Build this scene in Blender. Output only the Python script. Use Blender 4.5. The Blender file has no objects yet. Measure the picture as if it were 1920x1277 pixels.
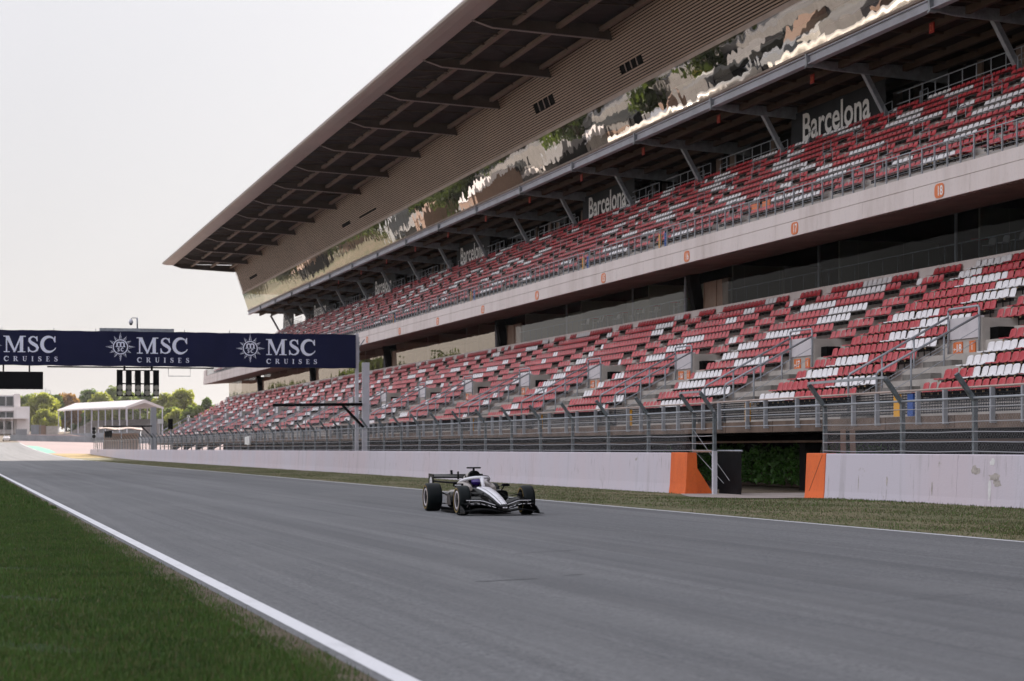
EXPO = 1.6
HAZE = 0.00006
import bpy, math, random
from math import sin, cos, tan, atan, pi, radians, sqrt, floor
from mathutils import Vector, Matrix
import numpy as np
random.seed(7); np.random.seed(7)
SC = bpy.context.scene
COL = SC.collection
CAMZ = 1.6
YAW = radians(14.78)
F = 4000.0          # focal length in photo pixels (1920 wide)

def hx(px, Y):      # lateral position of a photo column at distance Y along the straight
    return Y * tan(YAW + atan((px - 960) / F))

def ground_h(Y):
    if Y < 270: return 0.0
    if Y < 600: return 3.45e-5 * (Y - 270) ** 2
    if Y < 660: return 3.757 + (Y - 600) / 60 * 3.0
    return 6.757

# ------------------------------------------------------------------ materials
def newmat(name):
    m = bpy.data.materials.new(name); m.use_nodes = True
    nt = m.node_tree
    return m, nt, nt.nodes, nt.links, nt.nodes['Principled BSDF']

def mat(name, col, rough=0.6, metal=0.0, var=0.0, scale=1.0, bump=0.0, bscale=40.0, stretch=(1, 1, 1), spec=0.3, col2=None, detail=6):
    m, nt, N, L, P = newmat(name)
    P.inputs['Roughness'].default_value = rough
    P.inputs['Metallic'].default_value = metal
    P.inputs['Specular IOR Level'].default_value = spec
    c = (*col, 1)
    P.inputs['Base Color'].default_value = c
    if var or col2 or bump:
        tc = N.new('ShaderNodeTexCoord'); mp = N.new('ShaderNodeMapping')
        mp.inputs['Scale'].default_value = stretch
        L.new(tc.outputs['Object'], mp.inputs['Vector'])
    if var or col2:
        nz = N.new('ShaderNodeTexNoise'); nz.inputs['Scale'].default_value = scale; nz.inputs['Detail'].default_value = detail
        nz.inputs['Roughness'].default_value = 0.65
        L.new(mp.outputs[0], nz.inputs['Vector'])
        rp = N.new('ShaderNodeValToRGB')
        rp.color_ramp.elements[0].position = 0.32; rp.color_ramp.elements[1].position = 0.68
        a = tuple(max(0, x * (1 - var)) for x in col); b = col2 if col2 else tuple(min(1, x * (1 + var)) for x in col)
        rp.color_ramp.elements[0].color = (*a, 1); rp.color_ramp.elements[1].color = (*b, 1)
        L.new(nz.outputs['Fac'], rp.inputs['Fac']); L.new(rp.outputs['Color'], P.inputs['Base Color'])
    if bump:
        n2 = N.new('ShaderNodeTexNoise'); n2.inputs['Scale'].default_value = bscale; n2.inputs['Detail'].default_value = 4
        L.new(mp.outputs[0], n2.inputs['Vector'])
        bp = N.new('ShaderNodeBump'); bp.inputs['Strength'].default_value = bump; bp.inputs['Distance'].default_value = 0.02
        L.new(n2.outputs['Fac'], bp.inputs['Height']); L.new(bp.outputs[0], P.inputs['Normal'])
    return m

def layered(name, base, layers, rough=0.8, bump=0.0, bscale=60, spec=0.3):
    """base colour + list of (noise scale, stretch, lo, hi, colour, amount)"""
    m, nt, N, L, P = newmat(name)
    P.inputs['Roughness'].default_value = rough; P.inputs['Specular IOR Level'].default_value = spec
    tc = N.new('ShaderNodeTexCoord')
    prev = None
    rgb = N.new('ShaderNodeRGB'); rgb.outputs[0].default_value = (*base, 1); prev = rgb.outputs[0]
    for (sc, st, lo, hi, col, amt) in layers:
        mp = N.new('ShaderNodeMapping'); mp.inputs['Scale'].default_value = st
        mp.inputs['Location'].default_value = (random.random() * 50, random.random() * 50, random.random() * 50)
        L.new(tc.outputs['Object'], mp.inputs['Vector'])
        nz = N.new('ShaderNodeTexNoise'); nz.inputs['Scale'].default_value = sc; nz.inputs['Detail'].default_value = 7; nz.inputs['Roughness'].default_value = 0.62
        L.new(mp.outputs[0], nz.inputs['Vector'])
        mr = N.new('ShaderNodeMapRange'); mr.inputs['From Min'].default_value = lo; mr.inputs['From Max'].default_value = hi; mr.inputs['To Max'].default_value = amt
        L.new(nz.outputs['Fac'], mr.inputs['Value'])
        mx = N.new('ShaderNodeMixRGB'); mx.inputs['Color2'].default_value = (*col, 1)
        L.new(mr.outputs[0], mx.inputs['Fac']); L.new(prev, mx.inputs['Color1']); prev = mx.outputs[0]
    L.new(prev, P.inputs['Base Color'])
    if bump:
        n2 = N.new('ShaderNodeTexNoise'); n2.inputs['Scale'].default_value = bscale; n2.inputs['Detail'].default_value = 5
        L.new(tc.outputs['Object'], n2.inputs['Vector'])
        bp = N.new('ShaderNodeBump'); bp.inputs['Strength'].default_value = bump; bp.inputs['Distance'].default_value = 0.02
        L.new(n2.outputs['Fac'], bp.inputs['Height']); L.new(bp.outputs[0], P.inputs['Normal'])
    return m

def glass(name, tint, refl=0.25, wave=0.0, wscale=0.6, ior=1.5, rough=0.0, per=False, col=(0.84, 0.83, 0.80)):
    m, nt, N, L, P = newmat(name)
    N.remove(P); out = N['Material Output']
    tr = N.new('ShaderNodeBsdfTransparent'); tr.inputs['Color'].default_value = (*tint, 1)
    gl = N.new('ShaderNodeBsdfGlossy'); gl.inputs['Roughness'].default_value = rough; gl.inputs['Color'].default_value = (*col, 1)
    fr = N.new('ShaderNodeFresnel'); fr.inputs['IOR'].default_value = ior
    ad = N.new('ShaderNodeMath'); ad.operation = 'ADD'; ad.use_clamp = True; ad.inputs[1].default_value = refl
    L.new(fr.outputs[0], ad.inputs[0])
    mx = N.new('ShaderNodeMixShader'); L.new(ad.outputs[0], mx.inputs[0]); L.new(tr.outputs[0], mx.inputs[1]); L.new(gl.outputs[0], mx.inputs[2])
    L.new(mx.outputs[0], out.inputs['Surface'])
    if wave:
        tc = N.new('ShaderNodeTexCoord'); n2 = N.new('ShaderNodeTexNoise'); n2.inputs['Scale'].default_value = wscale; n2.inputs['Detail'].default_value = 2
        if per:                        # every pane is bowed a little differently
            oi = N.new('ShaderNodeObjectInfo'); va = N.new('ShaderNodeVectorMath'); va.operation = 'ADD'
            vs_ = N.new('ShaderNodeVectorMath'); vs_.operation = 'SCALE'; vs_.inputs['Scale'].default_value = 9
            cx_ = N.new('ShaderNodeCombineXYZ'); L.new(oi.outputs['Random'], cx_.inputs[0]); L.new(oi.outputs['Random'], cx_.inputs[2])
            L.new(cx_.outputs[0], vs_.inputs[0]); L.new(tc.outputs['Object'], va.inputs[0]); L.new(vs_.outputs[0], va.inputs[1]); L.new(va.outputs[0], n2.inputs['Vector'])
        else: L.new(tc.outputs['Object'], n2.inputs['Vector'])
        bp = N.new('ShaderNodeBump'); bp.inputs['Strength'].default_value = 1.0; bp.inputs['Distance'].default_value = wave
        L.new(n2.outputs['Fac'], bp.inputs['Height']); L.new(bp.outputs[0], gl.inputs['Normal'])
    return m

M = {}
M['asphalt'] = layered('asphalt', (0.140, 0.142, 0.150), [
    (0.06, (3.0, 0.05, 1), 0.44, 0.57, (0.085, 0.087, 0.093), 0.75),
    (0.25, (5.0, 0.06, 1), 0.45, 0.62, (0.18, 0.178, 0.18), 0.55),
    (0.8, (3.0, 0.06, 1), 0.50, 0.66, (0.075, 0.075, 0.08), 0.5),
    (1.2, (1, 1, 1), 0.45, 0.75, (0.16, 0.155, 0.16), 0.25),
    (6, (1, 1, 1), .42, .62, (0.10, 0.10, 0.105), .35),
    (30, (1, 1, 1), .40, .60, (0.25, 0.247, 0.25), .6),
    (15, (1, 1, 1), .52, .62, (0.05, 0.05, 0.054), .6),
    (0.10, (5.0, 0.035, 1), 0.46, 0.56, (0.095, 0.096, 0.102), 0.50),
    (0.55, (4.0, 0.03, 1), 0.52, 0.62, (0.085, 0.085, 0.09), 0.45),
    (2.2, (4.0, 0.02, 1), 0.56, 0.66, (0.07, 0.07, 0.075), 0.35),
    (0.35, (1, .35, 1), 0.50, 0.60, (0.17, 0.168, 0.17), 0.30)], rough=0.8, bump=0.35, bscale=120, spec=0.35)
M['runoff'] = layered('runoff', (0.25, 0.185, 0.18), [(0.08, (1, .3, 1), .4, .65, (0.31, 0.21, 0.20), .8), (1.5, (1, 1, 1), .4, .7, (0.22, 0.2, 0.2), .4)], rough=0.9)
M['soil'] = layered('soil', (0.13, 0.095, 0.065), [(3, (1, 1, 1), .4, .65, (0.07, 0.05, 0.035), .9), (25, (1, 1, 1), .45, .7, (0.2, 0.16, 0.11), .6)], rough=0.95, bump=0.6, bscale=30)
M['edgesoil'] = layered('edge_soil', (0.11, 0.08, 0.058), [(2.5, (1, .35, 1), .42, .6, (0.08, 0.055, 0.04), .85), (9, (1, 1, 1), .5, .68, (0.07, 0.085, 0.03), .7), (40, (1, 1, 1), .45, .7, (0.19, 0.155, 0.11), .5)], rough=.95, bump=.6, bscale=30)
M['turf'] = layered('turf', (0.022, 0.04, 0.012), [
    (0.5, (1, .6, 1), .45, .62, (0.04, 0.05, 0.02), .7),
    (0.35, (.5, 2.2, 1), .58, .70, (0.12, 0.10, 0.06), .8),
    (9, (1, 1, 1), .45, .7, (0.02, 0.04, 0.01), .7)], rough=0.95, bump=0.7, bscale=25)
M['verge'] = layered('verge', (0.13, 0.125, 0.06), [
    (0.25, (1.6, .5, 1), .45, .6, (0.20, 0.165, 0.095), .75),
    (1.3, (1.5, .4, 1), .5, .66, (0.24, 0.19, 0.13), .7),
    (6, (1, 1, 1), .5, .7, (0.035, 0.05, 0.018), .8)], rough=0.95, bump=0.7, bscale=20)
M['paint'] = layered('paint', (0.70, 0.69, 0.71), [(4, (1, .3, 1), .5, .75, (0.45, 0.44, 0.45), .5), (40, (1, 1, 1), .55, .75, (0.35, 0.34, 0.35), .5)], rough=0.7)
M['kerbgreen'] = layered('kerb_green', (0.12, 0.33, 0.25), [(2, (1, 1, 1), .4, .7, (0.25, 0.35, 0.3), .6)])
M['drygrass'] = layered('dry_grass', (0.33, 0.22, 0.08), [(1.5, (1, .4, 1), .4, .65, (0.2, 0.16, 0.06), .8)], rough=.95)
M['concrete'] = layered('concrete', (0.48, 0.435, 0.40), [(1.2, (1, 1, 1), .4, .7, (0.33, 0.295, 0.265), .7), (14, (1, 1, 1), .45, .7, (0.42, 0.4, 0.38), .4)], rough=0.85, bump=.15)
M['fasciacon'] = layered('fascia_concrete', (0.70, 0.62, 0.60), [(0.5, (1, 1, .2), .45, .65, (0.5, 0.42, 0.39), .6), (3, (1, 2, .3), .52, .7, (0.66, 0.6, 0.6), .5), (12, (1, 1, .5), .55, .75, (0.4, 0.34, 0.3), .35)], rough=0.75)
M['pathcon'] = layered('path_concrete', (0.42, 0.35, 0.32), [(1.0, (1, 1, 1), .4, .7, (0.2, 0.16, 0.15), .7), (20, (1, 1, 1), .5, .7, (0.4, 0.36, 0.34), .4)], rough=.9)
M['wallwhite'] = layered('painted_wall', (0.60, 0.555, 0.625), [
    (0.22, (1, 1, .2), .45, .65, (0.62, 0.53, 0.58), .8),
    (1.6, (1, 1, .12), .56, .70, (0.42, 0.39, 0.42), .55),
    (5, (1, 1.5, .25), .60, .72, (0.30, 0.27, 0.28), .7),
    (1.1, (1, 1, 1.6), .69, .73, (0.33, 0.29, 0.25), .8),
    (30, (1, 1, 1), .5, .75, (0.5, 0.46, 0.49), .4)], rough=0.7, bump=.25, bscale=18)
M['wallorange'] = layered('orange_paint', (0.78, 0.155, 0.035), [(2, (1, 1, .5), .45, .7, (0.62, 0.11, 0.03), .7), (10, (1, 1, 1), .56, .72, (0.42, 0.1, 0.04), .5)], rough=0.65, bump=.3, bscale=15)
M['galv'] = mat('galvanised_steel', (0.33, 0.35, 0.38), .5, .55, var=.25, scale=3)
M['galvdark'] = mat('weathered_steel', (0.16, 0.185, 0.20), .55, .5, var=.35, scale=6)
M['rail'] = mat('rail_steel', (0.34, 0.355, 0.385), .5, .25, var=.15, scale=2)
M['wire'] = mat('wire', (0.42, 0.42, 0.44), .5, .3)
M['meshwire'] = mat('mesh_wire', (0.40, 0.40, 0.42), .5, .3)
M['beam'] = mat('grey_beam', (0.46, 0.465, 0.53), .5, .1, var=.15, scale=.6)
M['trim'] = mat('tan_trim', (0.43, 0.34, 0.30), .55, 0, var=.15, scale=.8)
M['roofdeck'] = mat('roof_deck', (0.06, 0.05, 0.05), .8, 0, spec=.08, var=.2, scale=.8)
M['roofbeam'] = mat('roof_beam', (0.10, 0.08, 0.068), .7, 0, spec=.1, var=.2, scale=.5)
M['roofflange'] = mat('roof_flange', (0.32, 0.27, 0.25), .5, .1)
M['purlin'] = mat('purlin', (0.22, 0.16, 0.13), .6, 0, var=.15, scale=.6)
M['nose'] = mat('roof_nose', (0.46, 0.40, 0.38), .45, .2, var=.12, scale=.25, stretch=(1, .3, 1))
M['slat'] = mat('louvre_slat', (0.36, 0.255, 0.195), .45, .15, var=.12, scale=.3, stretch=(1, .3, 1))
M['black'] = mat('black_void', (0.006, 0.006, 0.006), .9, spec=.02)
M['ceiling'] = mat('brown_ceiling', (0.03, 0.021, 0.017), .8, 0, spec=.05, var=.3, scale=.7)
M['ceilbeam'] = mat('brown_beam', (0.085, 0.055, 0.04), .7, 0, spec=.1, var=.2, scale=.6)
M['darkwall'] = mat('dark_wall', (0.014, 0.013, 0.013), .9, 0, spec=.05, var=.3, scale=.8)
M['brown'] = mat('brown_panel', (0.27, 0.175, 0.13), .6, 0, var=.15, scale=1.5)
M['red'] = mat('red_plastic', (0.43, 0.018, 0.030), .34, 0, var=.25, scale=.5)
M['white'] = mat('white_plastic', (0.76, 0.73, 0.745), .4, 0, var=.06, scale=1.2)
M['bracket_shade'] = mat('dark_bracket_shade', (0.018, 0.016, 0.015), .7, spec=.2)
M['tan'] = mat('tan_cap', (0.5, 0.36, 0.2), .6)
M['banner'] = mat('black_canvas', (0.018, 0.019, 0.022), .6, 0, spec=.12, var=.3, scale=.5, bump=.25, bscale=1.5)
M['letter'] = mat('white_letter', (0.80, 0.79, 0.78), .6)
M['navy'] = mat('navy_banner', (0.012, 0.014, 0.048), .6, 0, spec=.1, var=.12, scale=.5, bump=.08, bscale=.8)
M['lav'] = mat('pale_letter', (0.74, 0.76, 0.90), .6)
M['plaque'] = mat('orange_plaque', (0.66, 0.17, 0.05), .5, 0, var=.1, scale=3)
M['redplaque'] = mat('red_plaque', (0.42, 0.022, 0.015), .5)
M['blackbox'] = mat('black_metal', (0.006, 0.006, 0.007), .5, spec=.08)
M['lens'] = mat('grey_lens', (0.30, 0.29, 0.25), .35)
M['whitemetal'] = mat('white_metal', (0.56, 0.56, 0.62), .5, .1, var=.1, scale=1)
M['greymetal'] = mat('grey_metal', (0.40, 0.41, 0.45), .5, .2)
M['yellow'] = mat('yellow_board', (0.75, 0.36, 0.03), .6)
M['blue'] = mat('blue_board', (0.03, 0.09, 0.32), .6)
M['rubber'] = mat('black_rubber', (0.006, 0.0065, 0.008), .6, 0, spec=.08, var=.4, scale=3, bump=.3, bscale=8)
M['leaf'] = mat('hedge_leaf', (0.09, 0.22, 0.04), .4, 0, var=.6, scale=3)
def leafmat(name, col):
    m = mat(name, col, .6, 0, var=.35, scale=.25)
    nt = m.node_tree; N = nt.nodes; L = nt.links; P = N['Principled BSDF']
    tr = N.new('ShaderNodeBsdfTranslucent'); mx = N.new('ShaderNodeMixShader'); mx.inputs[0].default_value = .5
    src = P.inputs['Base Color'].links[0].from_socket
    g = N.new('ShaderNodeMixRGB'); g.blend_type = 'MULTIPLY'; g.inputs['Fac'].default_value = 1; g.inputs['Color2'].default_value = (1.5, 1.6, .7, 1)
    L.new(src, g.inputs['Color1']); L.new(g.outputs[0], tr.inputs['Color'])
    L.new(P.outputs[0], mx.inputs[1]); L.new(tr.outputs[0], mx.inputs[2]); L.new(mx.outputs[0], N['Material Output'].inputs['Surface'])
    return m
M['leafb'] = leafmat('leaf_green', (0.13, 0.16, 0.05))
M['leafm'] = leafmat('leaf_muted', (0.06, 0.08, 0.035))
M['leafn'] = leafmat('leaf_brownish', (0.12, 0.10, 0.06))
M['leafy'] = leafmat('leaf_yellow', (0.24, 0.245, 0.075))
M['leafd'] = leafmat('leaf_dark', (0.09, 0.13, 0.045))
M['leafr'] = leafmat('leaf_russet', (0.27, 0.15, 0.08))
M['bark'] = mat('bark', (0.09, 0.065, 0.045), .9, 0, var=.3, scale=3)
M['tent'] = mat('tent_fabric', (0.62, 0.58, 0.57), .6)
M['bldwhite'] = mat('white_render', (0.72, 0.67, 0.66), .7, 0, var=.06, scale=.3)
M['window'] = mat('window_glass', (0.06, 0.065, 0.07), .12)
M['greyfar'] = mat('grey_hoarding', (0.25, 0.26, 0.28), .8, 0, var=.2, scale=.3)
M['tilered'] = mat('red_roof', (0.35, 0.12, 0.08), .8)
M['bldgrey'] = mat('light_grey_panel', (0.58, 0.54, 0.56), .7, 0, var=.1, scale=.8)
M['silver'] = mat('silver_duct', (0.85, 0.80, 0.74), .35, .5)
M['concgrey'] = mat('bleacher_grey', (0.2, 0.19, 0.19), .8, 0, var=.2, scale=.4)
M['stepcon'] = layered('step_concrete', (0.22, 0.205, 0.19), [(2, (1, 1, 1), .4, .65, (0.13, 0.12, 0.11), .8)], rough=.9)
M['glassup'] = glass('upper_glass', (0.62, 0.65, 0.62), .30, col=(.97, .92, .86), wave=0.014, wscale=0.30, per=True)
M['glasslow'] = glass('lower_glass', (0.80, 0.84, 0.84), .0, wave=0.03, wscale=0.25, ior=1.24)
M['glassdark'] = glass('dark_glass', (0.42, 0.46, 0.47), .0, wave=0.03, wscale=0.25, ior=1.09)
M['glassfar'] = glass('mirror_glass', (0.4, 0.42, 0.42), .16, wave=0.02, wscale=0.22, ior=1.4, col=(.88, .77, .64))
M['glassclear'] = glass('clear_glass', (0.75, 0.85, 0.85), .1)

for k_ in ('red', 'white'):             # sun-faded to a different degree on every seat
    nt = M[k_].node_tree; P = nt.nodes['Principled BSDF']; src = P.inputs['Base Color'].links[0].from_socket
    oi = nt.nodes.new('ShaderNodeObjectInfo'); mr = nt.nodes.new('ShaderNodeMapRange'); mr.inputs['To Min'].default_value = 0; mr.inputs['To Max'].default_value = .09
    mx = nt.nodes.new('ShaderNodeMixRGB'); mx.inputs['Color2'].default_value = (.62, .30, .29, 1) if k_ == 'red' else (.42, .40, .38, 1)
    nt.links.new(oi.outputs['Random'], mr.inputs['Value']); nt.links.new(mr.outputs[0], mx.inputs['Fac']); nt.links.new(src, mx.inputs['Color1']); nt.links.new(mx.outputs[0], P.inputs['Base Color'])
# ------------------------------------------------------------------ mesh builder
WM = {}
class MB:
    def __init__(s): s.v = []; s.f = []; s.m = []; s.sm = []
    def add(s, vs, fs, mi=0, smooth=False):
        o = len(s.v); s.v += [tuple(p) for p in vs]
        for f in fs:
            s.f.append(tuple(i + o for i in f)); s.m.append(mi); s.sm.append(smooth)
    def box(s, x0, x1, y0, y1, z0, z1, mi=0):
        s.add([(x0, y0, z0), (x1, y0, z0), (x1, y1, z0), (x0, y1, z0), (x0, y0, z1), (x1, y0, z1), (x1, y1, z1), (x0, y1, z1)],
              [(3, 2, 1, 0), (4, 5, 6, 7), (0, 1, 5, 4), (1, 2, 6, 5), (2, 3, 7, 6), (3, 0, 4, 7)], mi)
    def bar(s, p, q, w, h, mi=0, up=(0, 0, 1)):
        p, q = Vector(p), Vector(q); d = (q - p).normalized(); up = Vector(up)
        if abs(d.dot(up)) > .98: up = Vector((0, 1, 0))
        a = d.cross(up).normalized() * w / 2; b = a.cross(d).normalized() * h / 2
        vs = [p - a - b, p + a - b, p + a + b, p - a + b, q - a - b, q + a - b, q + a + b, q - a + b]
        s.add(vs, [(0, 1, 2, 3), (7, 6, 5, 4), (0, 4, 5, 1), (1, 5, 6, 2), (2, 6, 7, 3), (3, 7, 4, 0)], mi)
    def quad(s, a, b, c, d, mi=0): s.add([a, b, c, d], [(0, 1, 2, 3)], mi)
    def poly(s, pts, mi=0): s.add(pts, [tuple(range(len(pts)))], mi)
    def prism(s, prof, y0, y1, mi=0, caps=True, closed=True):      # prof: (x,z) list extruded along Y
        n = len(prof)
        vs = [(x, y0, z) for x, z in prof] + [(x, y1, z) for x, z in prof]
        fs = [(i, (i + 1) % n, n + (i + 1) % n, n + i) for i in range(n if closed else n - 1)]
        if caps and closed: fs += [tuple(range(n))[::-1], tuple(range(n, 2 * n))]
        s.add(vs, fs, mi)
    def tube(s, pts, r, n=8, mi=0, caps=True):
        pts = [Vector(p) for p in pts]; rs = r if isinstance(r, (list, tuple)) else [r] * len(pts)
        o = len(s.v); k = len(pts)
        for i, p in enumerate(pts):
            d = (pts[min(i + 1, k - 1)] - pts[max(i - 1, 0)]).normalized()
            u = Vector((0, 0, 1)) if abs(d.z) < .9 else Vector((0, 1, 0))
            a = d.cross(u).normalized(); b = a.cross(d).normalized()
            for j in range(n):
                t = 2 * pi * j / n; s.v.append(tuple(p + (a * cos(t) + b * sin(t)) * rs[i]))
        for i in range(k - 1):
            for j in range(n):
                s.f.append((o + i * n + j, o + i * n + (j + 1) % n, o + (i + 1) * n + (j + 1) % n, o + (i + 1) * n + j)); s.m.append(mi); s.sm.append(n > 5)
        if caps:
            s.f.append(tuple(o + j for j in range(n))[::-1]); s.m.append(mi); s.sm.append(False)
            s.f.append(tuple(o + (k - 1) * n + j for j in range(n))); s.m.append(mi); s.sm.append(False)
    def loft(s, rings, mi=0, caps=True, smooth=True, closed=True):
        o = len(s.v); n = len(rings[0])
        for r in rings: s.v += [tuple(p) for p in r]
        for i in range(len(rings) - 1):
            for j in range(n if closed else n - 1):
                s.f.append((o + i * n + j, o + i * n + (j + 1) % n, o + (i + 1) * n + (j + 1) % n, o + (i + 1) * n + j)); s.m.append(mi); s.sm.append(smooth)
        if caps:
            s.f.append(tuple(o + j for j in range(n))[::-1]); s.m.append(mi); s.sm.append(False)
            e = o + (len(rings) - 1) * n
            s.f.append(tuple(e + j for j in range(n))); s.m.append(mi); s.sm.append(False)
    def lathe(s, prof, c, axis='x', n=32, mi=0):                   # prof: (radius, along)
        c = Vector(c); rings = []
        for r, a in prof:
            ring = []
            for j in range(n):
                t = 2 * pi * j / n
                ring.append(c + (Vector((a, r * cos(t), r * sin(t))) if axis == 'x' else Vector((r * cos(t), a, r * sin(t))) if axis == 'y' else Vector((r * cos(t), r * sin(t), a))))
            rings.append(ring)
        s.loft(rings, mi, caps=False)
    def build(s, name, mats, parent=None, origin=None):
        me = bpy.data.meshes.new(name)
        v = s.v
        if origin is not None: v = [(x - origin[0], y - origin[1], z - origin[2]) for x, y, z in v]
        me.from_pydata(v, [], s.f)
        if not isinstance(mats, (list, tuple)): mats = [mats]
        for m in mats: me.materials.append(m if not isinstance(m, str) else M[m])
        me.polygons.foreach_set('material_index', s.m); me.polygons.foreach_set('use_smooth', s.sm)
        me.update()
        o = bpy.data.objects.new(name, me); COL.objects.link(o)
        WM[o.name] = Matrix.Translation(origin) if origin is not None else Matrix.Identity(4)
        if origin is not None: o.location = origin
        if parent is not None:
            o.parent = parent; o.matrix_parent_inverse = WM[parent.name].inverted()
        return o

def tag(o, label=None, cat=None, group=None, kind=None):
    if label: o['label'] = label
    if cat: o['category'] = cat
    if group: o['group'] = group
    if kind: o['kind'] = kind
    return o
def empty(name, loc, label, cat, group=None):
    o = bpy.data.objects.new(name, None); COL.objects.link(o); o.location = loc; o.empty_display_size = .3
    WM[o.name] = Matrix.Translation(loc)
    return tag(o, label, cat, group)
def struct(o, label=None, cat=None): return tag(o, label, cat, kind='structure')

def text_mesh(name, s, size_w, cap_h, matl, parent, M4, bold=0.0):
    """word scaled so its width is size_w and its cap height cap_h, lying in local XY, placed by M4 (world)"""
    cu = bpy.data.curves.new('text', 'FONT'); cu.body = s; cu.size = 1; cu.extrude = 0; cu.offset = bold; cu.resolution_u = 3
    ob = bpy.data.objects.new('text', cu); COL.objects.link(ob)
    dg = bpy.context.evaluated_depsgraph_get(); dg.update()
    me = bpy.data.meshes.new_from_object(ob.evaluated_get(dg))
    bpy.data.objects.remove(ob); bpy.data.curves.remove(cu)
    xs = [v.co.x for v in me.vertices]; ys = [v.co.y for v in me.vertices]
    x0, x1, y0 = min(xs), max(xs), 0.0; y1 = max(ys)
    cx = (x0 + x1) / 2
    for v in me.vertices:
        v.co = M4 @ Vector(((v.co.x - cx) / (x1 - x0) * size_w, (v.co.y) / y1 * cap_h, 0))
    me.name = name; me.materials.clear(); me.materials.append(matl if not isinstance(matl, str) else M[matl])
    o = bpy.data.objects.new(name, me); COL.objects.link(o)
    if parent is not None:
        o.parent = parent
        o.matrix_parent_inverse = WM[parent.name].inverted()
    WM[o.name] = Matrix.Identity(4)
    return o
def face_track(x, y, z):       # text plane facing -X (towards the track): right of the text is towards the camera (-Y)
    return Matrix(((0, 0, -1, x), (-1, 0, 0, y), (0, 1, 0, z), (0, 0, 0, 1)))
def face_cam(x, y, z):         # text plane facing -Y
    return Matrix(((1, 0, 0, x), (0, 0, -1, y), (0, 1, 0, z), (0, 0, 0, 1)))
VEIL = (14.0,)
# ------------------------------------------------------------------ camera, sky, sun
cam = bpy.data.cameras.new('camera'); camo = bpy.data.objects.new('camera', cam); COL.objects.link(camo)
camo.location = (0, 0, CAMZ); camo.rotation_euler = (pi / 2, 0, -YAW)
cam.sensor_width = 36; cam.lens = F / 1920 * 36
cam.shift_y = (841 - 638.5) / 1920
cam.clip_start = .5; cam.clip_end = 6000
cam.dof.use_dof = True; cam.dof.focus_distance = 52.5; cam.dof.aperture_fstop = 2.8
SC.camera = camo
SUN_AZ, SUN_EL = radians(37), radians(25)
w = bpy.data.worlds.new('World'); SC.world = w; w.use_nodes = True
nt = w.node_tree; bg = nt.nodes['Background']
sky = nt.nodes.new('ShaderNodeTexSky'); sky.sky_type = 'NISHITA'; sky.sun_disc = False
sky.sun_elevation = SUN_EL; sky.sun_rotation = SUN_AZ
sky.air_density = 1.0; sky.dust_density = 2.0; sky.ozone_density = 1.0; sky.altitude = 100
hs = nt.nodes.new('ShaderNodeHueSaturation'); hs.inputs['Saturation'].default_value = .3; hs.inputs['Value'].default_value = .22
nt.links.new(sky.outputs[0], hs.inputs['Color'])
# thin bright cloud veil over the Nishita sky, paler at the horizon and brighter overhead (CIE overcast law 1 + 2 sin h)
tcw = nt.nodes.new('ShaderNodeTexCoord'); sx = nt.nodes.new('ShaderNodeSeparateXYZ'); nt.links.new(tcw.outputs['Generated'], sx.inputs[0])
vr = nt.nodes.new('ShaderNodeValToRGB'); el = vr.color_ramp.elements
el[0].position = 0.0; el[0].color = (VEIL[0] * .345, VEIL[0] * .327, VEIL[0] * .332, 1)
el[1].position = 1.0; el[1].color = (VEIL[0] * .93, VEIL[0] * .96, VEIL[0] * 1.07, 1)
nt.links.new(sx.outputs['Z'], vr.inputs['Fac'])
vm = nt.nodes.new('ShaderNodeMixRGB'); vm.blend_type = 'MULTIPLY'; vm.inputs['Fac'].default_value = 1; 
xr = nt.nodes.new('ShaderNodeValToRGB'); xe = xr.color_ramp.elements          # sky brightening added out of view, to lift surfaces facing the track
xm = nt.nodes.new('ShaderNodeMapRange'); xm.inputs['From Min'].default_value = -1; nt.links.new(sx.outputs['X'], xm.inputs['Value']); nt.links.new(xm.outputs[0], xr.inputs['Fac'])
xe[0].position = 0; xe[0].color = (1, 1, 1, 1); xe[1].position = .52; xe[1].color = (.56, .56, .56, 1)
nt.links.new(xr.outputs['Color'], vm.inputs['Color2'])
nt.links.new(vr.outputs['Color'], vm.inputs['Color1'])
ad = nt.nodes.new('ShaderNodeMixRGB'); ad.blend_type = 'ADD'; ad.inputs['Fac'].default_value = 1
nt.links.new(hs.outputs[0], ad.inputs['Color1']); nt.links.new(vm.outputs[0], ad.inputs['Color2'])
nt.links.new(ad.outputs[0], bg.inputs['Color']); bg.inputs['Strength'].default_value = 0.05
sl = bpy.data.lights.new('sun', 'SUN'); sl.energy = 3.9; sl.angle = radians(.53); sl.color = (1, .90, .80)
so = bpy.data.objects.new('sun', sl); COL.objects.link(so)
sd = Vector((sin(SUN_AZ) * cos(SUN_EL), cos(SUN_AZ) * cos(SUN_EL), sin(SUN_EL)))
so.rotation_euler = (-sd).to_track_quat('-Z', 'Y').to_euler(); so.location = (30, 60, 80)
SC.view_settings.view_transform = 'Standard'; SC.view_settings.look = 'None'
SC.view_settings.gamma = 1; SC.view_settings.exposure = EXPO
SC.view_settings.use_curve_mapping = False
SC.cycles.max_bounces = 8; SC.cycles.diffuse_bounces = 4; SC.cycles.glossy_bounces = 4; SC.cycles.transparent_max_bounces = 16
SC.cycles.use_denoising = True
SC.cycles.caustics_reflective = False; SC.cycles.caustics_refractive = False

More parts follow.
